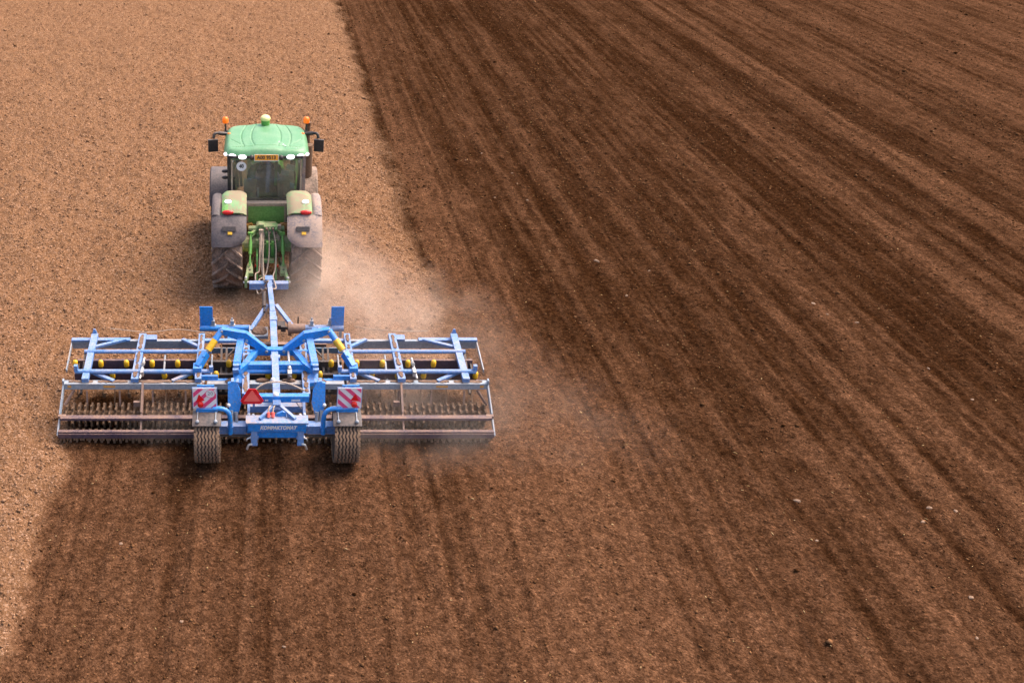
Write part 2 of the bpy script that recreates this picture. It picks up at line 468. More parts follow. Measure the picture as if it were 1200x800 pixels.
def soil_mat(name, attr=True, tint=1.0):
    m, t, p = nodes_of(name)
    co = N(t, 'ShaderNodeTexCoord').outputs['Object']
    n_big = noise(t, 0.35, 4, co)
    n_mid = noise(t, 4.5, 5, co)
    n_fine = noise(t, 26.0, 5, co, 0.65)
    n_grain = noise(t, 75.0, 3, co, 0.7)
    vor = N(t, 'ShaderNodeTexVoronoi'); vor.inputs['Scale'].default_value = 30.0
    wv = N(t, 'ShaderNodeVectorMath', operation='MULTIPLY'); t.links.new(co, wv.inputs[0]); wv.inputs[1].default_value = (1.0, 1.0, 0.5)
    t.links.new(wv.outputs[0], vor.inputs['Vector'])
    cell = N(t, 'ShaderNodeSeparateColor'); t.links.new(vor.outputs['Color'], cell.inputs[0])
    cdist = vor.outputs['Distance']
    if attr:
        at = N(t, 'ShaderNodeAttribute', attribute_name='tilled').outputs['Fac']
        ad = N(t, 'ShaderNodeAttribute', attribute_name='dry_and_shade').outputs['Fac']
    un = mixc(t, ramp(t, n_fine, 0.30, 0.72), (0.120, 0.058, 0.027), (0.355, 0.190, 0.107))
    un = mixc(t, math_(t, 'MULTIPLY', ramp(t, n_mid, 0.42, 0.70), 0.45), un, (0.185, 0.090, 0.040))
    un = mixc(t, ramp(t, n_grain, 0.58, 0.72, 0.0, 0.6), un, (0.49, 0.31, 0.215))
    un = mixc(t, ramp(t, n_big, 0.35, 0.7, 0.0, 0.45), un, (0.20, 0.10, 0.053))
    un = mixc(t, ramp(t, cell.outputs[0], 0.75, 0.95, 0, .6), un, (0.46, 0.275, 0.178))
    un = mixc(t, ramp(t, cell.outputs[1], 0.72, 0.92, 0, .6), un, (0.132, 0.063, 0.031))
    un = mixc(t, ramp(t, cdist, 0.42, 0.75, 0, .5), un, (0.10, 0.045, 0.018))
    if not attr:
        col = un
    else:
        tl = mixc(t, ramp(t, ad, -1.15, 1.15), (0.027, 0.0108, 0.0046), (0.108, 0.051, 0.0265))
        tl = mixc(t, ramp(t, n_fine, 0.28, 0.75), mixc(t, 1.0, tl, (0.55, 0.53, 0.50), 'MULTIPLY'), mixc(t, 1.0, tl, (1.45, 1.45, 1.45), 'MULTIPLY'))
        tl = mixc(t, ramp(t, n_mid, 0.45, 0.72, 0.0, 0.35), tl, (0.034, 0.0135, 0.005))
        tl = mixc(t, ramp(t, n_grain, 0.62, 0.76, 0.0, 0.6), tl, (0.21, 0.10, 0.046))
        n_clod = noise(t, 9.0, 3, co, 0.7)
        tl = mixc(t, 1.0, tl, mixc(t, ramp(t, n_clod, 0.36, 0.64), (.66, .64, .62), (1.32, 1.32, 1.32)), 'MULTIPLY')
        tl = mixc(t, ramp(t, cell.outputs[0], 0.80, 0.98, 0, .45), tl, mixc(t, 1.0, tl, (2.3, 2.3, 2.3), 'MULTIPLY'))
        tl = mixc(t, ramp(t, cell.outputs[1], 0.72, 0.94, 0, .5), tl, mixc(t, 1.0, tl, (.42, .40, .38), 'MULTIPLY'))
        col = mixc(t, at, un, tl)
    t.links.new(col, p.inputs['Base Color'])
    p.inputs['Roughness'].default_value = 0.95
    p.inputs['Specular IOR Level'].default_value = 0.0
    b1 = N(t, 'ShaderNodeBump'); b1.inputs['Strength'].default_value = 0.8; b1.inputs['Distance'].default_value = 0.045
    t.links.new(math_(t, 'ADD', n_fine, math_(t, 'MULTIPLY', cdist, -0.45)), b1.inputs['Height'])
    b2 = N(t, 'ShaderNodeBump'); b2.inputs['Strength'].default_value = 0.6; b2.inputs['Distance'].default_value = 0.02
    t.links.new(n_grain, b2.inputs['Height']); t.links.new(b1.outputs[0], b2.inputs['Normal'])
    t.links.new(b2.outputs[0], p.inputs['Normal'])
    return m
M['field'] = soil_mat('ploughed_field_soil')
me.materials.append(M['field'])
ground = link('ground', me)
ground['kind'] = 'structure'

def clod_mat(name, lo, hi):
    m, t, p = nodes_of(name)
    co = N(t, 'ShaderNodeTexCoord').outputs['Object']
    at = N(t, 'ShaderNodeAttribute', attribute_name='shade').outputs['Fac']
    c = mixc(t, at, lo, hi)
    n = noise(t, 60.0, 4, co)
    t.links.new(mixc(t, ramp(t, n, 0.3, 0.7), mixc(t, 1.0, c, (0.7, 0.7, 0.7), 'MULTIPLY'), c), p.inputs['Base Color'])
    p.inputs['Roughness'].default_value = 0.95
    p.inputs['Specular IOR Level'].default_value = 0.0
    b = N(t, 'ShaderNodeBump'); b.inputs['Strength'].default_value = 0.6; b.inputs['Distance'].default_value = 0.01
    t.links.new(n, b.inputs['Height']); t.links.new(b.outputs[0], p.inputs['Normal'])
    return m
ph = (1 + 5 ** 0.5) / 2
ICO_V = np.array([(-1, ph, 0), (1, ph, 0), (-1, -ph, 0), (1, -ph, 0), (0, -1, ph), (0, 1, ph), (0, -1, -ph), (0, 1, -ph), (ph, 0, -1), (ph, 0, 1), (-ph, 0, -1), (-ph, 0, 1)]) / math.sqrt(1 + ph * ph)
ICO_F = np.array([(0, 11, 5), (0, 5, 1), (0, 1, 7), (0, 7, 10), (0, 10, 11), (1, 5, 9), (5, 11, 4), (11, 10, 2), (10, 7, 6), (7, 1, 8), (3, 9, 4), (3, 4, 2), (3, 2, 6), (3, 6, 8), (3, 8, 9), (4, 9, 5), (2, 4, 11), (6, 2, 10), (8, 6, 7), (9, 8, 1)])
OCT_V = np.array([(1, 0, 0), (-1, 0, 0), (0, 1, 0), (0, -1, 0), (0, 0, 1), (0, 0, -1)], float)
OCT_F = np.array([(0, 2, 4), (2, 1, 4), (1, 3, 4), (3, 0, 4), (2, 0, 5), (1, 2, 5), (3, 1, 5), (0, 3, 5)])

def scatter(name, x, y, r, mt, shade, base=(ICO_V, ICO_F), sink=0.25, flat=0.75, stretch=None):
    bv, bf = base
    n, k = len(x), len(bv)
    z = height(x, y)
    v = bv[None] * (1 + rng.uniform(-0.33, 0.33, (n, k, 1)))
    sc = np.stack([rng.uniform(0.75, 1.3, n), rng.uniform(0.75, 1.3, n), flat * rng.uniform(0.7, 1.2, n)], 1)
    if stretch is not None:
        sc[:, 0] *= stretch
    v = v * sc[:, None] * r[:, None, None]
    tl = rng.uniform(-0.5, 0.5, n)
    c, s = np.cos(tl)[:, None], np.sin(tl)[:, None]
    v = np.stack([v[..., 0], c * v[..., 1] - s * v[..., 2], s * v[..., 1] + c * v[..., 2]], -1)
    an = rng.uniform(0, 6.283, n)
    c, s = np.cos(an)[:, None], np.sin(an)[:, None]
    v = np.stack([c * v[..., 0] - s * v[..., 1], s * v[..., 0] + c * v[..., 1], v[..., 2]], -1)
    v += np.stack([x, y, z + r * flat * (1 - 2 * sink)], 1)[:, None]
    f = (bf[None] + (np.arange(n) * k)[:, None, None]).reshape(-1, 3)
    me = bpy.data.meshes.new(name)
    me.vertices.add(n * k); me.vertices.foreach_set('co', v.astype(np.float32).ravel())
    me.loops.add(f.size); me.loops.foreach_set('vertex_index', f.astype(np.int32).ravel())
    me.polygons.add(len(f)); me.polygons.foreach_set('loop_start', np.arange(0, f.size, 3, dtype=np.int32))
    me.update(calc_edges=True)
    a = me.attributes.new('shade', 'FLOAT', 'POINT'); a.data.foreach_set('value', np.repeat(shade, k).astype(np.float32))
    me.materials.append(mt)
    o = link(name, me)
    o['kind'] = 'stuff'
    return o

def in_view(n, ymin=8.5, ymax=53):
    """points over the part of the field that the frame could show (with a margin), evenly per square metre"""
    u = rng.uniform(0, 1, n)
    y = np.sqrt(ymin ** 2 + u * (ymax ** 2 - ymin ** 2))
    lo, hi = -0.30 * (y + 4) - 1.5, 0.80 * (y + 4) + 2
    x = lo + (hi - lo) * rng.uniform(0, 1, n)
    return x, y

M['clod_pale'] = clod_mat('pale_crumbly_soil', (0.13, 0.062, 0.028), (0.44, 0.245, 0.142))
M['clod_dark'] = clod_mat('dark_moist_soil', (0.035, 0.014, 0.005), (0.25, 0.118, 0.054))
M['straw'] = clod_mat('pale_straw', (0.26, 0.15, 0.06), (0.55, 0.36, 0.18))
x, y = in_view(190000)
keep = (till_mask(x, y) < 0.45) & (rng.uniform(0, 1, len(x)) < np.clip(1.35 - y / 45, 0.3, 1))
x, y = x[keep], y[keep]
n = len(x)
r = 0.017 + 0.025 * rng.power(0.55, n) * rng.uniform(0.3, 1, n)
big = rng.uniform(0, 1, n)
r[big < 0.03] *= 1.6
r[big < 0.006] *= 1.5
print('pale clods', n)
scatter('soil_crumbs', x, y, r, M['clod_pale'], np.clip(rng.normal(0.55, 0.22, n), 0, 1), base=(OCT_V, OCT_F))
x, y = in_view(230000)
dens = 0.35 + 0.6 * sst(-0.1, 0.6, vnoise(x * 0.9, y * 0.18, 51)) + 0.5 * (1 - sst(3.5, 6, x)) 
edge = np.exp(-((x - EDGE_L - 0.15) / 0.22) ** 2) * (y < 16.4) + 0.35 * np.exp(-((x - EDGE_R - 0.1) / 0.25) ** 2)
keep = (till_mask(x, y) > 0.5) & (rng.uniform(0, 1, len(x)) < dens * 0.62 * np.clip(1.3 - y / 50, 0.35, 1) + edge)
x, y = x[keep], y[keep]
n = len(x)
r = 0.010 + 0.022 * rng.power(0.4, n) * rng.uniform(0.2, 1, n)
r[rng.uniform(0, 1, n) < 0.02] *= 1.9
r *= 1 + 0.7 * sst(14, 30, y)
print('dark clods', n)
scatter('soil_clods', x, y, r, M['clod_dark'], np.clip(rng.normal(0.5, 0.25, n), 0, 1), base=(OCT_V, OCT_F))
x, y = in_view(9000)
keep = rng.uniform(0, 1, len(x)) < np.where(till_mask(x, y) < 0.5, 0.5, 0.55 * np.exp(-np.maximum(0, x - 4) / 14))
x, y = x[keep], y[keep]
n = len(x)
scatter('straw_flecks', x, y, rng.uniform(0.007, 0.013, n), M['straw'], rng.uniform(0, 1, n), base=(OCT_V, OCT_F), stretch=rng.uniform(1, 3.5, n), sink=0.1)

# ------------------------------------------------------------------ stones on the tilled soil
M['stone'] = coated('pale_field_stone', (0.27, 0.165, 0.105), 0.95, dust=0.45, top=0.2, dustcol=(0.2, 0.115, 0.068), var=0.25)
stone_meshes = []
for k in range(5):
    bm = bmesh.new()
    bmesh.ops.create_icosphere(bm, subdivisions=2, radius=1)
    sx, sy, sz = 1.25, 0.85, 0.62
    for v in bm.verts:
        d = 1 + random.uniform(-0.12, 0.12) + 0.16 * math.sin(v.co.x * 2.3 + k) + 0.13 * math.sin(v.co.y * 3.1 + 2 * k)
        v.co = Vector((v.co.x * sx, v.co.y * sy, v.co.z * sz)) * d
    sm = bpy.data.meshes.new('stone'); bm.to_mesh(sm); bm.free()
    sm.materials.append(M['stone'])
    stone_meshes.append(sm)
# X, Y (metres) and radius of the stones that stand out
STONES = [(8.61, 22.4, .10), (8.77, 20.6, .075), (13.0, 20.2, .085), (13.07, 19.7, .06), (13.55, 19.3, .065), (7.83, 28.5, .06), (7.77, 27.6, .06), (7.76, 26.3, .07), (10.4, 29.8, .055),
          (9.33, 13.2, .075), (9.2, 12.2, .07), (11.5, 13.0, .07), (11.9, 12.9, .065), (10.9, 10.9, .06), (14.05, 17.4, .07), (14.3, 16.3, .06), (6.62, 29.6, .05),
          (6.9, 26.6, .055), (7.2, 30.1, .05), (11.15, 12.6, .06), (10.5, 10.1, .055), (9.75, 21.9, .05), (-1.1, 10.4, .05), (-2.2, 12.1, .05), (.4, 9.95, .05), (12.3, 11.2, .05)]
for k, (sx, sy, sr) in enumerate(STONES):
    o = link('stone', stone_meshes[k % 5], None, (sx, sy, float(height(np.array([sx]), np.array([sy]))[0]) + sr * 0.02), (random.uniform(-.2, .2), random.uniform(-.2, .2), random.uniform(0, 6.28)))
    sr *= random.uniform(0.38, 0.62)
    o.scale = (sr, sr, sr)
    own = {(-2.2, 12.1): 'small pale stone in the fresh strip behind the cultivator, closest to the untilled field edge',
           (-1.1, 10.4): 'small pale stone on the fresh strip behind the left wheel of the cultivator',
           (.4, 9.95): 'small pale stone on the fresh strip straight behind the lettered cultivator beam',
           (8.61, 22.4): 'largest tan stone on the dark tilled soil, right of the dust cloud',
           (14.05, 17.4): 'upper of two tan stones at the far right edge of the photo'}
    tag(o, own.get((sx, sy), 'small tan stone lying loose on the dark tilled soil right of the machines'), 'stone', 'pale stones on the tilled soil')

# ================================================================== TRACTOR
TR = (0.245, 21.2, 0.0)
tractor = empty('tractor', TR, 'dusty green tractor with pale green cab roof pulling the wide blue cultivator', 'tractor')

def lugged_tyre(r, w, nl, lug_h, lug_sweep):
    mb = MB()
    hw = w / 2
    mb.lathe([(-hw * .80, r * .60), (-hw, r * .74), (-hw * .98, r * .88), (-hw * .80, r * .925), (0, r * .94), (hw * .80, r * .925), (hw * .98, r * .88), (hw, r * .74), (hw * .80, r * .60)], (0, 0, 0), 'X', 48)
    for side in (-1, 1):
        for i in range(nl):
            a0 = 2 * math.pi * (i + (0.5 if side > 0 else 0)) / nl
            secs = []
            for t_ in (0, .35, .7, 1.0, 1.12):
                xx = side * min(hw * 1.01, (-0.03 + t_ * (hw + 0.03)))
                aa = a0 - lug_sweep * min(t_, 1.0)
                rb = r * (.935 - .02 * t_ ** 3)
                rt = r * (1.0 - .012 * t_ ** 2)
                if t_ > 1.05:
                    rb, rt = r * .80, r * .84
                th_ = 0.032 + 0.012 * t_
                sec = []
                for da, rr in ((-th_, rb), (-th_ * .7, rt), (th_ * .7, rt), (th_, rb)):
                    # angle measured from the rear of the wheel (-Y) upwards
                    sec.append((xx, -rr * math.cos(aa + da), rr * math.sin(aa + da)))
                secs.append(sec)
            vs = [p for s_ in secs for p in s_]
            fs = [(0, 1, 2, 3), tuple(len(vs) - 4 + q for q in (3, 2, 1, 0))]
            for q in range(len(secs) - 1):
                for e in range(4):
                    a_, b_ = q * 4 + e, q * 4 + (e + 1) % 4
                    fs.append((a_, b_, b_ + 4, a_ + 4))
            mb.add(vs, fs)
    return mb

def rim_mb(r, w, side, hub):
    mb = MB()
    hw = w / 2
    mb.lathe([(-hw * .8, r), (-hw * .5, r * .86), (hw * .2, r * .82), (hw * .25, r * .45), (hw * .7, r * .40), (hw * 1.02, hub), (hw * 1.06, hub * .8), (hw * 1.06, 0.001)], (0, 0, 0), 'X', 32)
    if side < 0:
        mb.v = [(-x, y_, z_) for x, y_, z_ in mb.v]
    return mb

AX = 1.0
rear_me = lugged_tyre(AX + 0.03, 0.70, 19, 0.05, 0.36)
front_me = lugged_tyre(0.80, 0.54, 18, 0.045, 0.34)
for side in (-1, 1):
    w = part('rear_wheel', rear_me, 'tyre' if side < 0 else 'tyre_dusty', tractor, 35, label='pale dusty rear tyre in the dust cloud' if side > 0 else None)
    w.location = (side * 0.91, 0, AX - .03)
    part('rim', rim_mb(0.62, 0.72, side, 0.27), 'rim', w, 35)
    w = part('front_wheel', front_me, 'tyre', tractor, 35)
    w.location = (1.06 if side > 0 else -1.14, 3.02, 0.77)
    part('rim', rim_mb(0.49, 0.56, side, 0.2), 'rim', w, 35)

# fenders: shells that follow the wheel
def shell(x0, x1, r, a0, a1, th, n=16, cut=0.0, crown=0.03, m=6):
    """arc of plate about the rear axle; angle from the rear (-Y) upwards; cut = lower corner taken off at x1"""
    top, bot = [], []
    for i in range(n + 1):
        a = a0 + (a1 - a0) * i / n
        for j in range(m + 1):
            s_ = j / m
            xe = x1
            if cut:
                k_ = max(0.0, 1 - (a - a0) / 0.24)
                xe = x1 + (x0 - x1) * cut * k_ * k_
            x_ = x0 + (xe - x0) * s_
            rr = r + crown * (1 - (2 * s_ - 1) ** 4)
            top.append((x_, -rr * math.cos(a), AX + rr * math.sin(a)))
            bot.append((x_, -(rr - th) * math.cos(a), AX + (rr - th) * math.sin(a)))
    mb = MB()
    k = len(top)
    fs = []
    q = m + 1
    for i in range(n):
        for j in range(m):
            a_ = i * q + j
            fs.append((a_, a_ + 1, a_ + q + 1, a_ + q))
            fs.append((k + a_ + q, k + a_ + q + 1, k + a_ + 1, k + a_))
    for i in range(n):
        for j in (0, m):
            a_ = i * q + j
            fs.append((a_, a_ + q, a_ + q + k, a_ + k))
    for i in (0, n):
        for j in range(m):
            a_ = i * q + j
            fs.append((a_, a_ + 1, a_ + 1 + k, a_ + k))
    return mb.add(top + bot, fs)

def rad_pt(x, r, a):
    return (x, -r * math.cos(a), AX + r * math.sin(a))
for s in (-1, 1):
    ext = shell(s * 1.25, s * 0.46, 1.12, R(21), R(58.5), 0.03, cut=0.30, n=20, crown=0.06, m=10)
    ext.v += []
    o2 = shell(s * 1.25, s * 1.035, 1.13, R(58.5), R(122), 0.03, crown=.05)
    ext.add(o2.v, o2.f)
    fe = part('fender_extension', ext, 'fender' if s < 0 else 'fender_dusty', tractor, 40, label='tan dusted rubber fender' if s > 0 else None)
    # handle recess and yellow reflector on the extension
    c = rad_pt(s * 0.83 - 0.02, 1.195, R(41)); n_ = (R(90) - R(41))
    part('recess', MB().box(c, (0.30, 0.05, 0.10), (-R(41) + R(8), 0, 0)), 'black', fe)
    c = rad_pt(s * 0.83, 1.198, R(36.2))
    part('reflector', MB().box(c, (0.10, 0.022, 0.062), (-R(36.5), 0, 0)), 'yellow', fe)
    sh = part('fender', shell(s * 1.03, s * 0.46, 1.15, R(59), R(122), 0.04, crown=0.09, m=10), 'green_tan', tractor, 40)
    blk = shell(s * 1.015, s * 0.72, 1.205, R(60), R(80), 0.05, crown=0.03)
    part('lamp_pod', blk, 'green' if s < 0 else 'green_tan', sh, 40)
    c = rad_pt(s * 0.88, 1.262, R(74))
    part('work_lamp', MB().ball(c, 0.10, 14, 8, (0.80, 0.40, 0.46)), 'lens', sh, 60)
    c = rad_pt(s * 0.88, 1.225, R(60))
    part('tail_lamp', MB().ball(c, 0.13, 14, 8, (1.05, 0.38, 0.42)), 'red', sh, 60)

# front fenders
for s in (-1, 1):
    mb = MB()
    fo = 0 if s < 0 else -.09
    mb.lathe([(s * 0.88 + fo, .86), (s * 0.90 + fo, .90), (s * 1.40 + fo, .90), (s * 1.43 + fo, .86), (s * 1.40 + fo, .85), (s * 0.9 + fo, .85), (s * .88 + fo, .86)], (0, 3.02, .80), 'X', 20, R(25), R(165))
    part('front_fender', mb, 'fender' if s < 0 else 'tyre_dusty', tractor, 40)

# chassis, bonnet
mb = MB()
mb.bar((0, -0.25, 0.95), (0, 3.6, 0.95), 0.5, 0.5)
mb.tube([(-0.6, 0, AX), (0.6, 0, AX)], 0.20, 14)
mb.bar((-0.85, 3.02, 0.77), (0.85, 3.02, 0.77), 0.2, 0.2)
part('chassis', mb, 'green_dusty', tractor)
mb = MB()
prof = [(-.47, 1.15), (-.48, 1.75), (-.36, 1.98), (-.12, 2.06), (.12, 2.06), (.36, 1.98), (.48, 1.75), (.47, 1.15)]
secs = []
for yy, k in ((2.55, 1.0), (3.4, .99), (4.2, .95), (4.55, .88), (4.66, .72)):
    secs += [(x_ * k, yy, 1.15 + (z_ - 1.15) * k) for x_, z_ in prof]
fs = []
for i in range(4):
    for j in range(8):
        a_, b_ = i * 8 + j, i * 8 + (j + 1) % 8
        fs.append((a_, b_, b_ + 8, a_ + 8))
fs += [tuple(range(8)), tuple(range(32, 40))]
bonnet = part('bonnet', mb.add(secs, fs), 'green', tractor, 40)
part('grille', MB().box((0, 4.675, 1.45), (.5, .03, .5)), 'black', bonnet)
mb = MB()
for k in range(7):
    mb.box((0.06 * (k - 3), 4.85, 0.95), (.055, .3, .5))
part('front_weight', mb, 'green', tractor)
mb = MB().tube([(1.04, 2.75, 1.2), (1.04, 2.75, 2.45)], 0.15, 16)
mb.tube(bez([(1.06, 2.75, 2.5), (1.06, 2.75, 2.9), (1.08, 2.72, 3.05)], 6), 0.06, 12)
part('exhaust_stack', mb, 'iron', tractor, 40)
mb = MB()
for k, zz in enumerate((.45, .75, 1.05)):
    mb.box((-1.0, 1.75, zz), (.35, .45, .04))
mb.bar((-1.15, 1.53, .4), (-1.15, 1.53, 1.25), .03, .03); mb.bar((-1.15, 1.97, .4), (-1.15, 1.97, 1.25), .03, .03)
part('step_ladder', mb, 'black', tractor)
mb = MB()
mb.box((0.92, 1.75, 0.8), (.45, .9, .6)); 
part('fuel_tank', mb, 'black', tractor)
# cab -------------------------------------------------------------
CW = 0.87                        # half width of the cab at the rear
RY, FY = 0.93, 2.62              # rear and front wall of the cab
ZB, ZT = 1.68, 2.80
cabf = MB()
cabf.box((0, (RY + FY) / 2, 1.36), (1.10, FY - RY - .1, .5))
part('cab_floor', cabf, 'trim_in', tractor)
for s in (-1, 1):
    part('cab_pillar', MB().bar((s * 0.885, RY + .02, ZB - .05), (s * 0.885, RY - .06, ZT + .06), 0.075, 0.09), 'black' if s < 0 else 'fender_dusty', tractor)
    part('cab_pillar', MB().bar((s * .86, 1.75, ZB - .3), (s * .88, 1.75, ZT + .06), 0.06, 0.06), 'black', tractor)
    part('cab_pillar', MB().bar((s * .62, FY, ZB - .3), (s * .70, FY, ZT + .06), 0.07, 0.07), 'black', tractor)
    mb = MB().prism([(s * .875, RY + .05, ZB), (s * .87, 1.72, ZB - .35), (s * .66, FY - .04, ZB - .35), (s * .72, FY - .04, ZT + .05), (s * .87, 1.72, ZT + .05), (s * .875, RY + .0, ZT + .05)], (s * .006, 0, 0))
    part('side_window', mb, 'glass', tractor)
part('windscreen', MB().box((0, FY + .01, 2.08), (1.2, .008, 1.4)), 'glass', tractor)

# rear window: rounded lower corners, slightly bowed bottom
def win_outline(hw, zb, zt, rc, bow):
    pts = [(-hw, zt), ]
    for i in range(7):
        a = R(180 + 90 * i / 6)
        pts.append((-hw + rc + rc * math.cos(a), zb + rc + bow * 0 + rc * math.sin(a)))
    for i in range(1, 6):
        x_ = (-hw + rc) + (2 * hw - 2 * rc) * i / 6
        pts.append((x_, zb - bow * (1 - (x_ / (hw - rc)) ** 2)))
    for i in range(7):
        a = R(270 + 90 * i / 6)
        pts.append((hw - rc + rc * math.cos(a), zb + rc + rc * math.sin(a)))
    pts.append((hw, zt))
    return pts
def rwy(z):                      # the rear window leans: top further back
    return RY - 0.02 - 0.0 * (z - ZB) / (ZT - ZB)
ol = win_outline(0.80, ZB + .05, ZT + .02, 0.16, 0.05)
rw = part('rear_window', MB().prism([(x_, rwy(z_), z_) for x_, z_ in ol], (0, 0.008, 0)), 'glass', tractor)
inn, out_ = win_outline(0.80, ZB + .05, ZT + .0, 0.16, 0.05), win_outline(0.835, ZB + .012, ZT + .0, 0.18, 0.055)
def ringmb(a_, b_, d0, d1):
    k = len(a_)
    vs = [(x_, rwy(z_) + d0, z_) for x_, z_ in a_] + [(x_, rwy(z_) + d0, z_) for x_, z_ in b_] + [(x_, rwy(z_) + d1, z_) for x_, z_ in a_] + [(x_, rwy(z_) + d1, z_) for x_, z_ in b_]
    fs = []
    for i in range(k - 1):
        fs += [(i, i + 1, k + i + 1, k + i), (2 * k + i, 3 * k + i, 3 * k + i + 1, 2 * k + i + 1), (i, 2 * k + i, 2 * k + i + 1, i + 1), (k + i, k + i + 1, 3 * k + i + 1, 3 * k + i)]
    return MB().add(vs, fs)
part('window_seal', ringmb(inn, out_, -0.03, 0.02), 'tan_trim', rw)
in2 = win_outline(0.735, ZB + .12, ZT + .0, 0.14, 0.05)
part('window_frame', ringmb(in2, inn, 0.012, 0.035), 'dark', rw)
for s in (-1, 1):
    part('window_handle', MB().bar((s * .765, rwy(1.85) - .03, 1.92), (s * .765, rwy(2.25) - .03, 2.32), .022, .022), 'black', rw)
# sticker "40"
sk = MB().lathe([(0, 0.001), (0, 0.118), (0.004, 0.118), (0.004, .001)], (-.59, rwy(2.58) - .018, 2.58), 'Y', 28)
st_ = part('speed_sticker', sk, 'white', rw)
sk = MB().lathe([(0, 0.100), (0, 0.108), (-0.002, 0.108), (-0.002, .100), (0, .100)], (-.59, rwy(2.58) - .019, 2.58), 'Y', 28)
lettering('sticker_digits', '40', 0.125, (-.59, rwy(2.58) - .021, 2.58), rw, 'ink', sx=0.85, bold=.006)
# rear wall of the cab under the window
part('rear_ledge', MB().box((0, .85, 1.68), (.98, .22, .05)).box((0, .78, 1.645), (.95, .05, .05)), 'tan_trim', tractor)
part('rear_panel', MB().box((0, .79, 1.435), (.86, .06, .44)).box((0, .80, 1.2), (.80, .05, .1)), 'panel', tractor)
for s in (-1, 1):
    part('panel_edge', MB().bar((s * .455, .80, 1.2), (s * .455, .80, 1.66), .04, .05), 'tan_trim', tractor)
    part('side_bracket', MB().box((s * .38, .62, 1.15), (.14, .1, .17), (0, s * .3, 0)), 'sticker', tractor)
# interior
seat = part('seat', MB().box((0.02, 1.55, 1.72), (.52, .5, .14)).box((0.02, 1.26, 2.05), (.50, .14, .62), (R(-8), 0, 0)).box((0.02, 1.22, 2.42), (.30, .10, .16)), 'seat', tractor)
part('armrest', MB().box((.40, 1.55, 2.0), (.14, .5, .08)), 'trim_in', seat)
part('console', MB().box((.58, 1.7, 1.85), (.22, .8, .35)).box((.5, 1.2, 1.95), (.14, .14, .35)), 'trim_in', tractor)
part('headliner', MB().box((0, 1.75, 2.80), (1.60, 1.5, .05)), 'trim_in', tractor)
part('headliner_console', MB().box((0, 1.08, 2.73), (1.5, .12, .08)), 'trim_in', tractor)
for zz, yy, a_ in ((2.42, 1.25, .05), (1.98, 1.2, .05), (2.18, 1.5, .45)):
    part('monitor', MB().box((.60 - a_ * .3, yy, zz), (.20, .02, .13), (0, R(10), R(-20))), 'screen', tractor)
mb = MB().lathe([(-.018, .19), (0, .21), (.018, .19), (0, .17), (-.018, .19)], (0, 0, 0), 'Z', 24)
for k in range(3):
    mb.bar((0, 0, 0), (.18 * math.cos(k * 2.09), .18 * math.sin(k * 2.09), 0), .03, .02)
mb.tube([(0, 0, 0), (0, 0, -.5)], .05, 10)
stw = part('steering_wheel', mb, 'black', tractor)
stw.location = (.02, 2.08, 2.08); stw.rotation_euler = (R(35), 0, 0)
part('seat_belt_post', MB().bar((-.2, 1.06, 1.72), (-.2, 1.05, 1.98), .05, .03), 'white', tractor)
part('interior_post', MB().bar((.22, 1.02, 2.05), (.24, 1.0, 2.66), .07, .04), 'green_dusty', tractor)

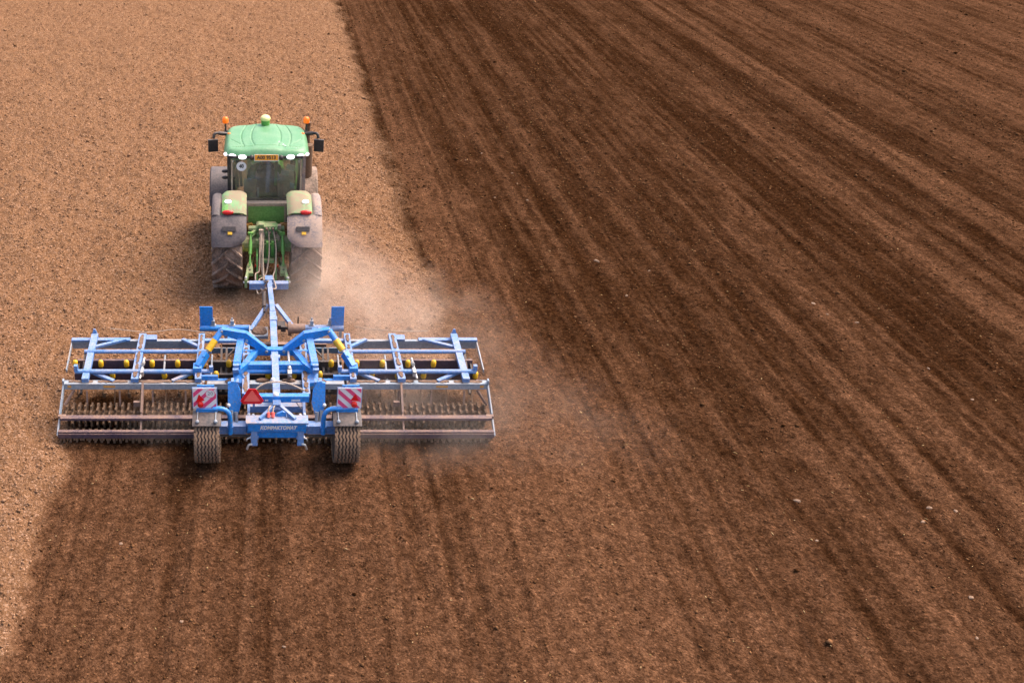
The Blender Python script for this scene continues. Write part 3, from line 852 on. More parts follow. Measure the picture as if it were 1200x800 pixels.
# roof -----------------------------------------------------------
def roof_mesh():
    nu, nv = 120, 96
    vs, fs = [], []
    L0, L1 = 0.80, 2.78
    def groove(x_, y_):
        g = 0
        for ax in (.36, .60):
            # long oval grooves to either side
            d = abs(abs(x_) - (ax - .16 * ((y_ - 1.8) / .95) ** 2))
            if 1.12 < y_ < 2.62:
                g += math.exp(-(d / .012) ** 2)
        if abs(x_) < .80 and abs(y_ - 1.10) < .05:
            g += math.exp(-((y_ - 1.10) / .012) ** 2) * (1 if abs(x_) < .72 else .4)
        d = abs((abs(x_) - .62) * .8 + (1.45 - y_) * .55 - 0.10)
        if .62 < abs(x_) < .86 and 1.1 < y_ < 1.9:
            g += .8 * math.exp(-(d / .012) ** 2)
        return min(g, 1)
    for j in range(nv + 1):
        t_ = j / nv
        for i in range(nu + 1):
            s_ = 2 * i / nu - 1
            # rounded-rectangle plan, a little narrower at the front
            w_ = 1.0 - 0.02 * t_
            u_ = math.copysign(abs(s_) ** 0.9, s_)
            v_ = math.copysign(abs(2 * t_ - 1) ** 0.9, 2 * t_ - 1)
            # squircle mapping
            e = 7.0
            m_ = max(abs(u_), abs(v_))
            if m_ > 1e-6:
                k = m_ / ((abs(u_) ** e + abs(v_) ** e) ** (1 / e))
                u2, v2 = u_ * k, v_ * k
            else:
                u2 = v2 = 0
            x_ = u2 * w_ * 1.01
            y_ = (L0 + L1) / 2 + v2 * (L1 - L0) / 2
            rad = m_
            edge = max(0.0, (rad - .86) / .14)
            back = max(0.0, -v2)
            z_ = 3.02 - 0.04 * u2 ** 2 - 0.03 * v2 ** 2 - 0.13 * edge ** 2.2 - (0.035 * max(0, (back - .80) / .2) ** 1.3 if back > .8 else 0)
            z_ += 0.025 * math.exp(-((abs(x_) - .0) / .33) ** 6) - 0.022 * groove(x_, y_)
            vs.append((x_, y_, z_))
    q = nu + 1
    for j in range(nv):
        for i in range(nu):
            a_ = j * q + i
            fs.append((a_, a_ + 1, a_ + q + 1, a_ + q))
    # underside skirt
    k = len(vs)
    rimi = [i for i in range(q)] + [j * q + nu for j in range(1, nv + 1)] + [nv * q + i for i in range(nu - 1, -1, -1)] + [j * q for j in range(nv - 1, 0, -1)]
    for r_ in rimi:
        x_, y_, z_ = vs[r_]
        vs.append((x_ * .97, 1.79 + (y_ - 1.79) * .97, z_ - .05))
    for a_ in range(len(rimi)):
        b_ = (a_ + 1) % len(rimi)
        fs.append((rimi[a_], rimi[b_], k + b_, k + a_))
    fs.append(tuple(range(k, k + len(rimi))))
    return MB().add(vs, fs)
roof = part('roof', roof_mesh(), 'green_roof', tractor, 50)
for s in (-1, 1):
    part('marker_lamp', MB().ball((s * .90, 2.05, 2.985), .04, 10, 6, (1, 1, .5)), 'orange', roof, 60)
part('vent_hole', MB().lathe([(0, .001), (0, .022), (.006, .022), (.006, .001)], (.10, 1.72, 3.035), 'Z', 12), 'ink', roof)
mb = MB()
for k in range(13):
    t_ = k / 12
    mb.ball((.16 + .30 * t_ + random.uniform(-.02, .02), 1.62 - .55 * t_ + random.uniform(-.02, .02), 3.030 - .01 * t_), random.uniform(.008, .018), 6, 4, (1, 1, .3))
for k in range(16):
    mb.ball((random.uniform(.1, .8), random.uniform(.95, 1.2), 3.0), random.uniform(.005, .012), 6, 4, (1, 1, .3))
part('bird_dropping', mb, 'white', roof)['kind'] = 'stuff'
globe = part('receiver_base', MB().lathe([(0, .13), (.05, .125), (.07, .10), (.15, .11), (.21, .11), (.21, .001)], (-.01, 2.56, 2.955), 'Z', 20), 'green', roof, 40)
part('receiver_dome', MB().ball((-.01, 2.56, 3.19), .125, 18, 10, (1, 1, .72)), 'globe', globe, 60)
for s in (-1, 1):
    b = part('beacon_post', MB().tube([(s * 1.0, 2.5, 2.85), (s * 1.0, 2.5, 3.10)], .022, 8).box((s * .98, 2.5, 2.88), (.1, .06, .05)), 'black', roof)
    part('beacon', MB().lathe([(0, .07), (.03, .078), (.10, .074), (.14, .055), (.155, .001)], (s * 1.0, 2.5, 3.10), 'Z', 16), 'orange', b, 50)
    m_ = part('mirror_arm', MB().tube(bez([(s * .90, 2.30, 2.88), (s * 1.18, 2.22, 2.93), (s * 1.26, 2.18, 2.92), (s * 1.29, 2.15, 2.82)], 6), .035, 8).tube([(s * .93, 2.28, 2.885), (s * 1.16, 2.22, 2.93)], .048, 10), 'black', tractor, 50)
    part('mirror', MB().box((s * 1.30, 2.10, 2.66), (.24, .07, .30), (0, 0, s * R(-12))).box((s * 1.30, 2.13, 2.66), (.20, .05, .26), (0, 0, s * R(-12))), 'black', m_)
for z_, y_ in ((2.28, 1.35), (2.2, 1.15)):
    part('grab_light', MB().ball((-.99, y_, z_), .06, 10, 6, (1.4, .8, .7)).bar((-.88, y_, z_), (-.95, y_, z_), .03, .03), 'black', tractor)
# row of work lamps under the rear lip
LZ = 2.845
lamps = [(-.965, .985, .07, 55), (-.80, .85, .10, 22), (-.565, .80, .10, 4)]
hous = MB().box((0, .88, 2.835), (1.7, .16, .06))
hl = part('lamp_bar', hous, 'black', tractor)
for s in (-1, 1):
    for x_, y_, r_, az in lamps:
        b = MB().ball((0, 0, 0), r_, 14, 8, (1.0, .30, .56))
        o = part('work_lamp', b, 'lens', hl, 60)
        o.location = (-s * x_ if s > 0 else x_, y_, LZ)
        o.location.x = s * abs(x_); o.rotation_euler = (R(-25), 0, s * R(az))
    part('camera_pod', MB().ball((s * .345, .80, LZ - .015), .06, 12, 8, (.9, .9, 1.1)), 'black', hl, 60)
pl = part('number_plate', MB().box((0, .775, LZ - .005), (.55, .012, .135), (R(-8), 0, 0)), 'plate', tractor)
part('plate_border', MB().box((0, .782, LZ - .013), (.57, .012, .155), (R(-8), 0, 0)), 'white', pl)
lettering('plate_characters', 'A00 9513', 0.115, (0, .767, LZ - .005), pl, 'ink', rot=(R(82), 0, 0), sx=.98, bold=.004)

# hitch and hydraulics at the rear -----------------------------------
mb = MB().box((0, .25, 1.05), (.46, .7, .5)).box((0, -.18, .95), (.40, .25, .35)).tube([(-.42, .05, 1.36), (.42, .05, 1.36)], .07, 10)
part('gearbox_housing', mb, 'green_dusty', tractor)
mb = MB()
for s in (-1, 1):
    mb.bar((s * .24, .05, 1.30), (s * .36, -.28, 1.36), .06, .10)
part('lift_arm', mb, 'green_dusty', tractor)
for s in (-1, 1):
    lk = part('lift_rod', MB().tube([(s * .37, -.27, 1.38), (s * .39, -.78, .80)], .024, 8).tube([(s * .374, -.38, 1.25), (s * .382, -.60, 1.01)], .042, 10).box((s * .37, -.26, 1.385), (.12, .07, .05)), 'green', tractor, 40)
    mb = MB().bar((s * .30, -.05, .62), (s * .39, -.78, .70), .05, .11)
    mb.prism([(s * .39 - .07, -.72, .77), (s * .39 - .035, -.60, .79), (s * .39 + .035, -.60, .79), (s * .39 + .07, -.72, .77), (s * .39 + .08, -1.0, .73), (s * .39 - .08, -1.0, .73)], (0, 0, -.08))
    mb.bar((s * .43, -.96, .72), (s * .47, -1.28, .68), .055, .14)
    mb.box((s * .475, -1.33, .66), (.06, .14, .20))
    ll = part('lower_link', mb, 'green_dusty', tractor)
    part('link_pin', MB().tube([(s * .40, -1.36, .68), (s * .535, -1.36, .68)], .028, 10).ball((s * .475, -1.34, .78), .035, 8, 6), 'chrome', ll)
    part('link_hole', MB().lathe([(0, .001), (0, .028), (.006, .028), (.006, .001)], (s * .39, -.88, .755), 'Z', 10), 'ink', ll)
    part('check_chain', MB().tube(bez([(s * .22, -.2, .55), (s * .28, -.6, .56), (s * .36, -.95, .64)], 6), .018, 6), 'iron', tractor)
    fr = part('hitch_plate', MB().prism([(s * .20, -.25, 1.0), (s * .20, -.55, .95), (s * .20, -.85, .45), (s * .20, -.6, .3), (s * .20, -.2, .4)], (s * .035, 0, 0)), 'green', tractor)
    part('pin_cap', MB().ball((s * .245, -.62, .72), .036, 10, 6), 'red', fr, 60)
part('cross_brace', MB().box((0, -.50, .80), (.36, .10, .08)).box((0, -.72, .50), (.36, .06, .04)), 'green_tan', tractor)
# remote valve stack, top link and couplers
valve = part('valve_block', MB().box((.10, -.02, 1.40), (.32, .22, .18)).box((-.12, .02, 1.42), (.13, .2, .2)), 'green_dusty', tractor)
mb = MB(); mb2 = MB()
for i in range(4):
    for j in range(2):
        px_, pz_ = .0 + i * .075, 1.36 + j * .10
        (mb if (i + j) % 2 else mb2).tube([(px_, -.10, pz_), (px_, -.19, pz_ - .02)], .028, 8)
part('coupler', mb, 'soil_steel', valve); part('coupler', mb2, 'green_tan', valve)
part('top_link', MB().tube([(-.12, -.15, 1.32), (-.115, -.50, .98)], .035, 10).box((-.12, -.12, 1.36), (.11, .09, .12)).bar((-.165, -.2, 1.24), (-.16, -.42, 1.02), .02, .05).bar((-.075, -.2, 1.24), (-.07, -.42, 1.02), .02, .05), 'tan_trim', tractor)
part('drawbar_bracket', MB().box((.02, -.34, 1.04), (.05, .1, .34)).box((.14, -.34, 1.04), (.05, .1, .34)).box((.08, -.32, 1.12), (.16, .05, .06)), 'green', tractor)
part('clutter_box', MB().box((.26, -.08, 1.20), (.09, .12, .2)).box((.30, .02, 1.42), (.08, .1, .1)), 'tan_trim', tractor).name = 'filter_housing'
part('pto_shaft', MB().tube([(0, -.3, .72), (0, -.62, .70)], .05, 10), 'dark', tractor)
hs = []
hs.append([(-.10, -.12, 1.34), (-.13, -.5, 1.0), (-.10, -.95, .72), (-.06, -1.4, .72), (.02, -1.75, .92)])
hs.append([(-.06, -.12, 1.34), (-.085, -.6, 1.02), (-.07, -1.1, .75), (-.05, -1.55, .70), (.03, -1.8, .95)])
hs.append([(-.14, -.14, 1.33), (-.16, -.5, 1.02), (-.17, -.9, .75), (-.26, -1.25, .80), (-.20, -1.65, .55), (-.02, -1.85, .80)])
hs.append([(.16, -.14, 1.42), (.22, -.45, 1.1), (.20, -.9, .8), (.14, -1.35, .82), (.20, -1.7, .72), (.10, -2.0, .85)])
hs.append([(.05, -.14, 1.42), (.06, -.5, .98), (-.02, -1.0, .70), (-.18, -1.35, .72), (-.12, -1.6, .62), (0, -1.9, .8)])
for h_ in hs:
    part('hydraulic_hose', MB().tube(bez(h_, 10), .017, 6), 'hose', tractor, 60)

# ------------------------------------------------------------------ driver (seen dimly through the rear window)
def skin_figure(name, joints, edges, mt, parent, root=0):
    me = bpy.data.meshes.new(name)
    me.from_pydata([j[0] for j in joints], edges, [])
    o = bpy.data.objects.new(name, me)
    COL.objects.link(o)
    md = o.modifiers.new('skin', 'SKIN'); md.use_smooth_shade = True
    for k, j in enumerate(joints):
        sv = me.skin_vertices[0].data[k]
        r_ = j[1] if isinstance(j[1], tuple) else (j[1], j[1])
        sv.radius = r_; sv.use_root = (k == root)
    sb = o.modifiers.new('sub', 'SUBSURF'); sb.levels = 1; sb.render_levels = 1
    dg = bpy.context.evaluated_depsgraph_get(); dg.update()
    new = bpy.data.meshes.new_from_object(o.evaluated_get(dg))
    bpy.data.objects.remove(o)
    new.name = name; new.materials.clear(); new.materials.append(M[mt] if isinstance(mt, str) else mt)
    new.shade_smooth()
    return link(name, new, parent)

def body_mat():
    m, t, p = nodes_of('driver_in_work_clothes')
    co = N(t, 'ShaderNodeTexCoord').outputs['Object']
    sx = N(t, 'ShaderNodeSeparateXYZ'); t.links.new(co, sx.inputs[0])
    skin_hi = ramp(t, sx.outputs[2], .56, .57)                       # neck and head
    hand = math_(t, 'MULTIPLY', ramp(t, sx.outputs[1], .40, .41), ramp(t, sx.outputs[2], .12, .13))
    legs = ramp(t, sx.outputs[2], .06, .05)
    c = mixc(t, legs, (.26, .27, .30), (.06, .08, .14))
    c = mixc(t, math_(t, 'MAXIMUM', skin_hi, hand), c, (.45, .26, .18))
    t.links.new(c, p.inputs['Base Color']); p.inputs['Roughness'].default_value = .8
    return m
DRV = Vector((TR[0] + .02, TR[1] + 1.46, 1.80))
drv = empty('person', DRV, 'seated driver in grey shirt behind the steering wheel inside the tractor cab', 'person')
J = [((0, 0, .06), (.17, .13)), ((0, -.03, .25), (.165, .12)), ((0, -.03, .42), (.18, .12)), ((0, -.01, .54), (.09, .08)), ((0, .02, .62), (.058, .058)), ((0, .05, .72), (.085, .10)), ((0, .06, .81), (.075, .09)),
     ((-.20, -.02, .46), .062), ((-.27, .08, .24), .050), ((-.17, .36, .25), .038), ((-.13, .44, .28), (.035, .022)),
     ((.20, -.02, .46), .062), ((.29, .06, .24), .050), ((.27, .34, .20), .038), ((.26, .43, .20), (.035, .022)),
     ((-.11, .22, .03), .092), ((-.13, .48, .03), .070), ((-.13, .56, -.34), .046), ((-.13, .66, -.38), .042),
     ((.11, .22, .03), .092), ((.13, .48, .03), .070), ((.13, .56, -.34), .046), ((.13, .66, -.38), .042)]
Ed = [(0, 1), (1, 2), (2, 3), (3, 4), (4, 5), (5, 6), (2, 7), (7, 8), (8, 9), (9, 10), (2, 11), (11, 12), (12, 13), (13, 14), (0, 15), (15, 16), (16, 17), (17, 18), (0, 19), (19, 20), (20, 21), (21, 22)]
for hb, sg in ((10, -1), (14, 1)):                                    # five fingers a hand, closed on what is held
    hx, hy, hz = J[hb][0]
    for f_ in range(4):
        k = len(J)
        ox = (f_ - 1.5) * .020
        L_ = (.9, 1.0, .95, .78)[f_]
        J += [((hx + ox, hy + .035 * L_, hz + .004), .0095), ((hx + ox, hy + .062 * L_, hz - .012), .0085), ((hx + ox, hy + .058 * L_, hz - .038), .0075)]
        Ed += [(hb, k), (k, k + 1), (k + 1, k + 2)]
    k = len(J)
    J += [((hx - sg * .036, hy - .005, hz), .011), ((hx - sg * .045, hy + .025, hz - .02), .009)]
    Ed += [(hb, k), (k, k + 1)]
skin_figure('body', J, Ed, body_mat(), drv)
part('hair', MB().ball((0, .045, .80), .108, 16, 10, (.88, .98, .86)), 'hair', drv, 60)
face = MB().ball((0, .155, .735), .02, 8, 6, (.8, 1, 1.3))
part('nose', face, 'skin', drv, 60)
for s in (-1, 1):
    part('ear', MB().ball((s * .088, .05, .74), .03, 8, 6, (.4, .7, 1.1)), 'skin', drv, 60)
    part('eye', MB().ball((s * .033, .135, .765), .013, 8, 6), 'white', drv, 60)
part('mouth', MB().ball((0, .14, .685), .02, 8, 4, (1.2, .5, .3)), 'red', drv, 60)

# ================================================================== CULTIVATOR
CU = (0.37, 15.5, 0.0)
cult = empty('cultivator', CU, 'wide blue folding seedbed cultivator with red striped warning boards towed behind the tractor', 'cultivator')

# lateral members -----------------------------------------------------
for s in (-1, 1):
    # front levelling board of the wing
    fb = part('levelling_board', MB().box((s * 2.78, 1.62, .755), (2.64, .07, .06)).box((s * 2.78, 1.63, .66), (2.62, .03, .14)), 'steel', cult)
    part('board_rail', MB().box((s * 3.50, 1.61, .80), (1.18, .10, .04)), 'blue_dusty', fb)
    part('end_plate', MB().bar((s * 4.09, 1.64, .74), (s * 4.07, .72, .62), .02, .07), 'steel', fb)
    part('board_brace', MB().bar((s * 3.0, 1.60, .81), (s * 3.58, 1.22, .86), .07, .05), 'blue_dusty', cult)
    part('board_brace', MB().bar((s * 1.85, 1.60, .81), (s * 1.48, 1.22, .86), .07, .05), 'blue_dusty', cult)
    part('board_mount', MB().box((s * 2.5, 1.63, .83), (.26, .12, .06), (R(20), 0, 0)), 'blue_dusty', cult)
    # frame tubes
    part('frame_tube', MB().tube([(s * 1.24, .99, .90), (s * 3.73, .99, .90)], .042, 10), 'blue_dusty', cult, 40)
    part('frame_tube', MB().tube([(s * 1.24, .27, .90), (s * 3.80, .27, .90)], .046, 10).box((s * 3.78, .27, .97), (.07, .07, .14)).box((s * 1.22, .27, .96), (.07, .07, .12)), 'blue_dusty', cult, 40)
    part('wing_rail', MB().bar((s * 3.62, 1.66, .88), (s * 3.58, .02, .86), .13, .08).prism([(s * 3.58, 1.68, .90), (s * 3.68, 1.68, .90), (s * 3.65, 1.68, 1.0), (s * 3.61, 1.68, 1.0)], (0, .03, 0)), 'blue_dusty', cult)
    xr_ = s * (2.65 if s < 0 else 2.37)
    for xq, wq in ((xr_, .14), (s * 1.46, .12)):
        wr = part('wing_rail', MB().bar((xq, 1.66, .88), (xq, .02, .86), wq, .08), 'blue_dusty', cult)
        part('soil_layer', soil_strip((xq, .95, .921), (xq, .06, .902), wq * .62), 'soil_pile', wr)
        part('soil_layer', soil_strip((xq, 1.6, .922), (xq, 1.05, .918), wq * .6), 'soil_pile', wr)
    part('rail_brace', MB().bar((s * 3.55, .38, .84), (s * 3.05, .06, .82), .07, .05), 'blue_dusty', cult)
    part('rail_brace', MB().bar((s * 1.52, .38, .84), (s * 1.95, .06, .82), .07, .05), 'blue_soil', cult)
    # beam over the rollers
    rb = part('rear_beam', MB().box((s * 2.66, .05, .745), (2.64, .13, .12)), 'steel', cult)
    part('soil_layer', soil_strip((s * 1.38, .06, .806), (s * 3.9, .06, .806), .10), 'soil_pile', rb)
    part('sticker', MB().box((s * 3.13, -.017, .745), (.22, .006, .045)), 'sticker', rb)
    part('sticker', MB().box((s * 3.88, -.017, .745), (.07, .006, .05)), 'sticker', rb)
    ea = part('end_arm', MB().bar((s * 3.99, .06, .78), (s * 4.02, -.42, .40), .025, .10).bar((s * 4.02, -.42, .40), (s * 4.03, -.78, .16), .025, .08).bar((s * 3.99, .06, .80), (s * 3.99, -.02, .80), .03, .16), 'steel', cult)
    part('end_hinge', MB().box((s * 3.97, -.50, .40), (.14, .07, .06)), 'soil_steel', ea)
    part('end_strut', MB().bar((s * 3.80, .0, .66), (s * 3.97, -.2, .45), .03, .05), 'soil_steel', ea)
    xm = s * (2.50 if s < 0 else 2.36)
    part('roller_arm', MB().bar((xm, .05, .78), (xm, -.42, .42), .04, .12).bar((xm, -.42, .42), (xm, -.72, .2), .03, .08).box((xm - .1, -.25, .52), (.12, .06, .1)), 'soil_steel', cult)
    part('roller_arm', MB().bar((s * 1.36, .05, .78), (s * 1.36, -.42, .42), .04, .12).bar((s * 1.36, -.42, .42), (s * 1.36, -.72, .2), .03, .08), 'soil_steel', cult)
    part('clod_bar', MB().box((s * 2.67, -.53, .41), (2.66, .09, .03)).box((s * 2.67, -.585, .40), (2.64, .02, .05)), 'mauve', cult)
    cb = part('crusher_bar', MB().box((s * 2.68, -.74, .235), (2.68, .07, .03)).box((s * 2.68, -.785, .17), (2.68, .025, .085)), 'mauve', cult)
    mb = MB()
    for k in range(44):
        x_ = s * (1.37 + k * .0605)
        mb.prism([(x_ - .02, -.79, .128), (x_ + .02, -.79, .128), (x_ + .012, -.80, .07), (x_ - .012, -.80, .07)], (0, .02, 0))
    part('bar_teeth', mb, 'iron', cb)
    # tine beams
    part('tine_beam', MB().box((s * 2.6, .82, .70), (2.5, .06, .24)), 'mauve', cult)
    part('tine_beam', MB().box((s * 2.6, .42, .65), (2.5, .06, .24)), 'mauve', cult)
    # linkage at wing middle
    xw = s * (2.52 if s < 0 else 2.62)
    part('adjusting_spindle', MB().tube([(xw, .62, .98), (xw + .03 * s, .02, .90)], .022, 8).box((xw, .2, .93), (.06, .16, .1)).tube([(xw, .50, .96), (xw, .36, 1.0)], .035, 8), 'chrome', cult, 40)
    part('linkage', MB().bar((s * 3.72, 1.0, .86), (s * 3.70, .1, .5), .04, .06).bar((s * 3.80, .9, .80), (s * 3.85, .5, .55), .03, .05), 'dark', cult)
    part('linkage', MB().tube([(s * 2.15, .95, .85), (s * 2.15, .3, .62)], .02, 6).tube([(s * 1.23, .95, .85), (s * 1.23, .25, .72)], .018, 6).ball((s * 1.23, .5, .82), .04, 8, 6), 'steel', cult)
    for k in range(4):
        part('spring_leg', MB().bar((s * (1.7 + k * .62), -.02, .66), (s * (1.7 + k * .62), -.10, .36), .03, .03), 'soil_steel', cult)

# centre section
part('frame_tube', MB().tube([(-.66, .99, .90), (.66, .99, .90)], .042, 10), 'blue', cult, 40)
part('frame_tube', MB().tube([(-.66, .27, .90), (.72, .27, .90)], .046, 10), 'blue', cult, 40)
part('rear_beam', MB().box((0, .05, .745), (1.62, .13, .12)).box((-1.05, .05, .745), (.48, .13, .12)).box((1.05, .05, .745), (.48, .13, .12)), 'steel', cult)
part('levelling_board', MB().box((0, 1.58, .64), (2.1, .04, .14)).box((0, 1.58, .725), (2.1, .10, .03)), 'soil_steel', cult)
for s in (-1, 1):
    cr_ = part('centre_rail', MB().bar((s * .56, 1.62, .87), (s * .56, -.5, .87), .13, .09), 'blue_dusty', cult)
    part('soil_layer', soil_strip((s * .56, 1.55, .917), (s * .56, -.45, .917), .09), 'soil_pile', cr_)
    part('front_crossbar', MB().box((s * 1.05, 1.50, .84), (.74, .09, .06)), 'blue_dusty', cult)
    part('guard_plate', MB().box((s * .99, 1.20, .80), (.66, .03, .12)), 'teal', cult)
    part('inner_post', MB().bar((s * .95, 1.2, .85), (s * .95, .3, .4), .04, .05).bar((s * 1.05, 1.2, .85), (s * 1.05, .3, .4), .04, .05).bar((s * .95, 1.0, .75), (s * .78, 1.2, .85), .025, .03), 'dark', cult)
    part('shade_filler', MB().box((s * .98, .62, .42), (.60, .34, .34)).box((s * .98, .98, .50), (.60, .05, .4)), 'dark', cult)  # dark boxes added to deepen the shade below the frame
    part('small_beam', MB().box((s * 1.02, .13, .79), (.48, .06, .05)).box((s * 1.25, .15, .84), (.32, .05, .10)), 'blue', cult)
    part('soil_heap', MB().ball((s * .72, .05, .82), .16, 12, 6, (1.5, .6, .45)).ball((s * .25, .08, .82), .09, 10, 6, (1.5, .6, .5)), 'soil_pile', cult)
part('clod_bar', MB().box((0, -.53, .40), (2.6, .10, .05)), 'mauve', cult)
part('tine_beam', MB().box((0, .82, .66), (2.6, .06, .26)), 'dark', cult)
part('tine_beam', MB().box((0, .42, .62), (2.6, .06, .26)), 'dark', cult)

# tines with yellow caps
def tine_mb():
    mb = MB().box((0, 0, -.02), (.05, .05, .16))
    pts = bez([(0, 0, -.06), (0, .09, -.16), (0, .13, -.30), (0, .04, -.43), (0, -.06, -.53), (0, .03, -.66)], 3)
    for a_, b_ in zip(pts[:-1], pts[1:]):
        mb.bar(a_, b_, .035, .018, up=(1, 0, 0))
    mb.box((0, .02, -.64), (.06, .02, .10))
    return mb
tine_me = tine_mb().mesh('tine', 'iron')
cap_me = MB().lathe([(.0, .045), (.02, .052), (.10, .052), (.135, .036), (.145, .001)], (0, 0, 0), 'Z', 12).mesh('cap', 'yellow', (0, 0, 0), 50)
rows = [(-3.88 + .497 * k, .72, .68, k) for k in range(15)] + [(-3.11 + .495 * k, .33, .67, k) for k in range(15)]
for x_, y_, z_, k in rows:
    t_ = link('tine', tine_me, cult, (x_, y_, z_))
    link('cap', cap_me, t_, (0, 0, .05))

# crosskill rollers
def ring_mb(r, teeth, w):
    mb = MB()
    prof = []
    n = teeth * 4
    vs, fs = [], []
    for xx in (-w / 2, w / 2):
        for i in range(n):
            a = 2 * math.pi * i / n
            rr = r if i % 4 < 2 else r * .78
            vs.append((xx, rr * math.cos(a), rr * math.sin(a)))
    for i in range(n):
        j = (i + 1) % n
        fs.append((i, j, n + j, n + i))
    fs += [tuple(range(n)), tuple(range(n, 2 * n))]
    return mb.add(vs, fs)
ring_me = ring_mb(.24, 9, .032).mesh('roller_ring', 'iron')
ring2_me = ring_mb(.14, 8, .04).mesh('roller_ring', 'iron')
roller = part('front_roller', MB().tube([(-4.0, -.22, .24), (4.0, -.22, .24)], .09, 10), 'iron', cult)
roller2 = part('rear_roller', MB().tube([(-4.0, -.66, .08), (4.0, -.66, .08)], .06, 8), 'iron', cult)
for k in range(69):
    o = link('roller_ring', ring_me, roller, (-3.92 + k * .1153, -.22, .24), (random.uniform(0, 6), 0, 0))
    o = link('roller_ring', ring2_me, roller2, (-3.92 + k * .1153, -.66, .08), (random.uniform(0, 6), 0, 0))

# drawbar -------------------------------------------------------------
part('drawbar', MB().bar((-.075, 4.27, .74), (-.02, 2.45, .93), .105, .14).bar((-.02, 2.45, .93), (.0, -.85, 1.06), .13, .13), 'blue_dusty', cult)
part('hitch_yoke', MB().bar((-.52, 4.22, .67), (.36, 4.22, .67), .15, .15).box((-.075, 4.29, .76), (.18, .2, .14)), 'blue_dusty', cult)
part('drawbar_collar', MB().box((-.012, 2.1, .955), (.15, .16, .15)).box((0, .55, 1.0), (.18, .12, .14)), 'blue_dusty', cult)
part('parking_jack', MB().tube([(-.19, 3.65, .78), (-.19, 2.95, .80)], .05, 10).tube([(-.19, 2.95, .8), (-.19, 2.75, .8)], .025, 8), 'dark', cult)
part('drawbar_strut', MB().bar((-.13, 3.05, .80), (-.48, 2.3, .62), .08, .06), 'blue_dusty', cult)
part('drawbar_strut', MB().bar((.06, 3.05, .80), (.40, 2.45, .62), .08, .06), 'blue_dusty', cult)
part('soil_tray', MB().box((-.31, 2.22, .60), (.38, .44, .04)).box((-.31, 2.01, .63), (.38, .03, .06)).box((-.50, 2.22, .63), (.03, .44, .06)), 'steel', cult)
part('soil_heap', MB().ball((-.30, 2.25, .62), .17, 12, 6, (1.0, 1.05, .5)), 'soil_pile', cult)
part('rubber_roller', MB().tube([(.33, 2.36, .62), (.66, 2.36, .62)], .105, 16).tube([(.30, 2.36, .62), (.37, 2.36, .62)], .15, 16), 'soil_steel', cult, 40)
part('valve_cluster', MB().box((.16, 2.5, .62), (.16, .2, .1)).box((.2, 2.32, .64), (.1, .06, .12)).box((.52, 2.62, .66), (.03, .03, .2)).bar((.1, 2.6, .62), (.3, 2.35, .62), .04, .04), 'dark', cult)
for s in (-1, 1):
    x0, x1 = (-1.55, -.50) if s < 0 else (.62, 1.47)
    tb = part('tool_bar', MB().tube([(x0, 2.45, .58), (x1, 2.45, .58)], .068, 12), 'blue' if s < 0 else 'blue_dusty', cult, 40)
    xp = -1.41 if s < 0 else 1.335
    part('track_paddle', MB().box((xp, 2.46, .87), (.27, .02, .44)).box((xp - .12, 2.44, .75), (.02, .06, .2)), 'blue', cult)
    for xc in ((-1.27, -.87) if s < 0 else (.80, 1.18)):
        part('bar_clamp', MB().box((xc, 2.47, .70), (.07, .07, .12)).box((xc, 2.47, .64), (.12, .10, .03)).tube([(xc, 2.47, .74), (xc, 2.47, .82)], .018, 6), 'steel', tb)
    part('bar_clamp', MB().box((-1.47 if s < 0 else 1.40, 2.40, .47), (.06, .06, .14)).box((-.98 if s < 0 else .97, 2.2, .62), (.1, .3, .08)), 'steel', tb)
    part('bar_link', MB().bar((-.9 if s < 0 else .85, 2.4, .58), (-.9 if s < 0 else .85, 1.8, .68), .10, .08), 'blue', cult)

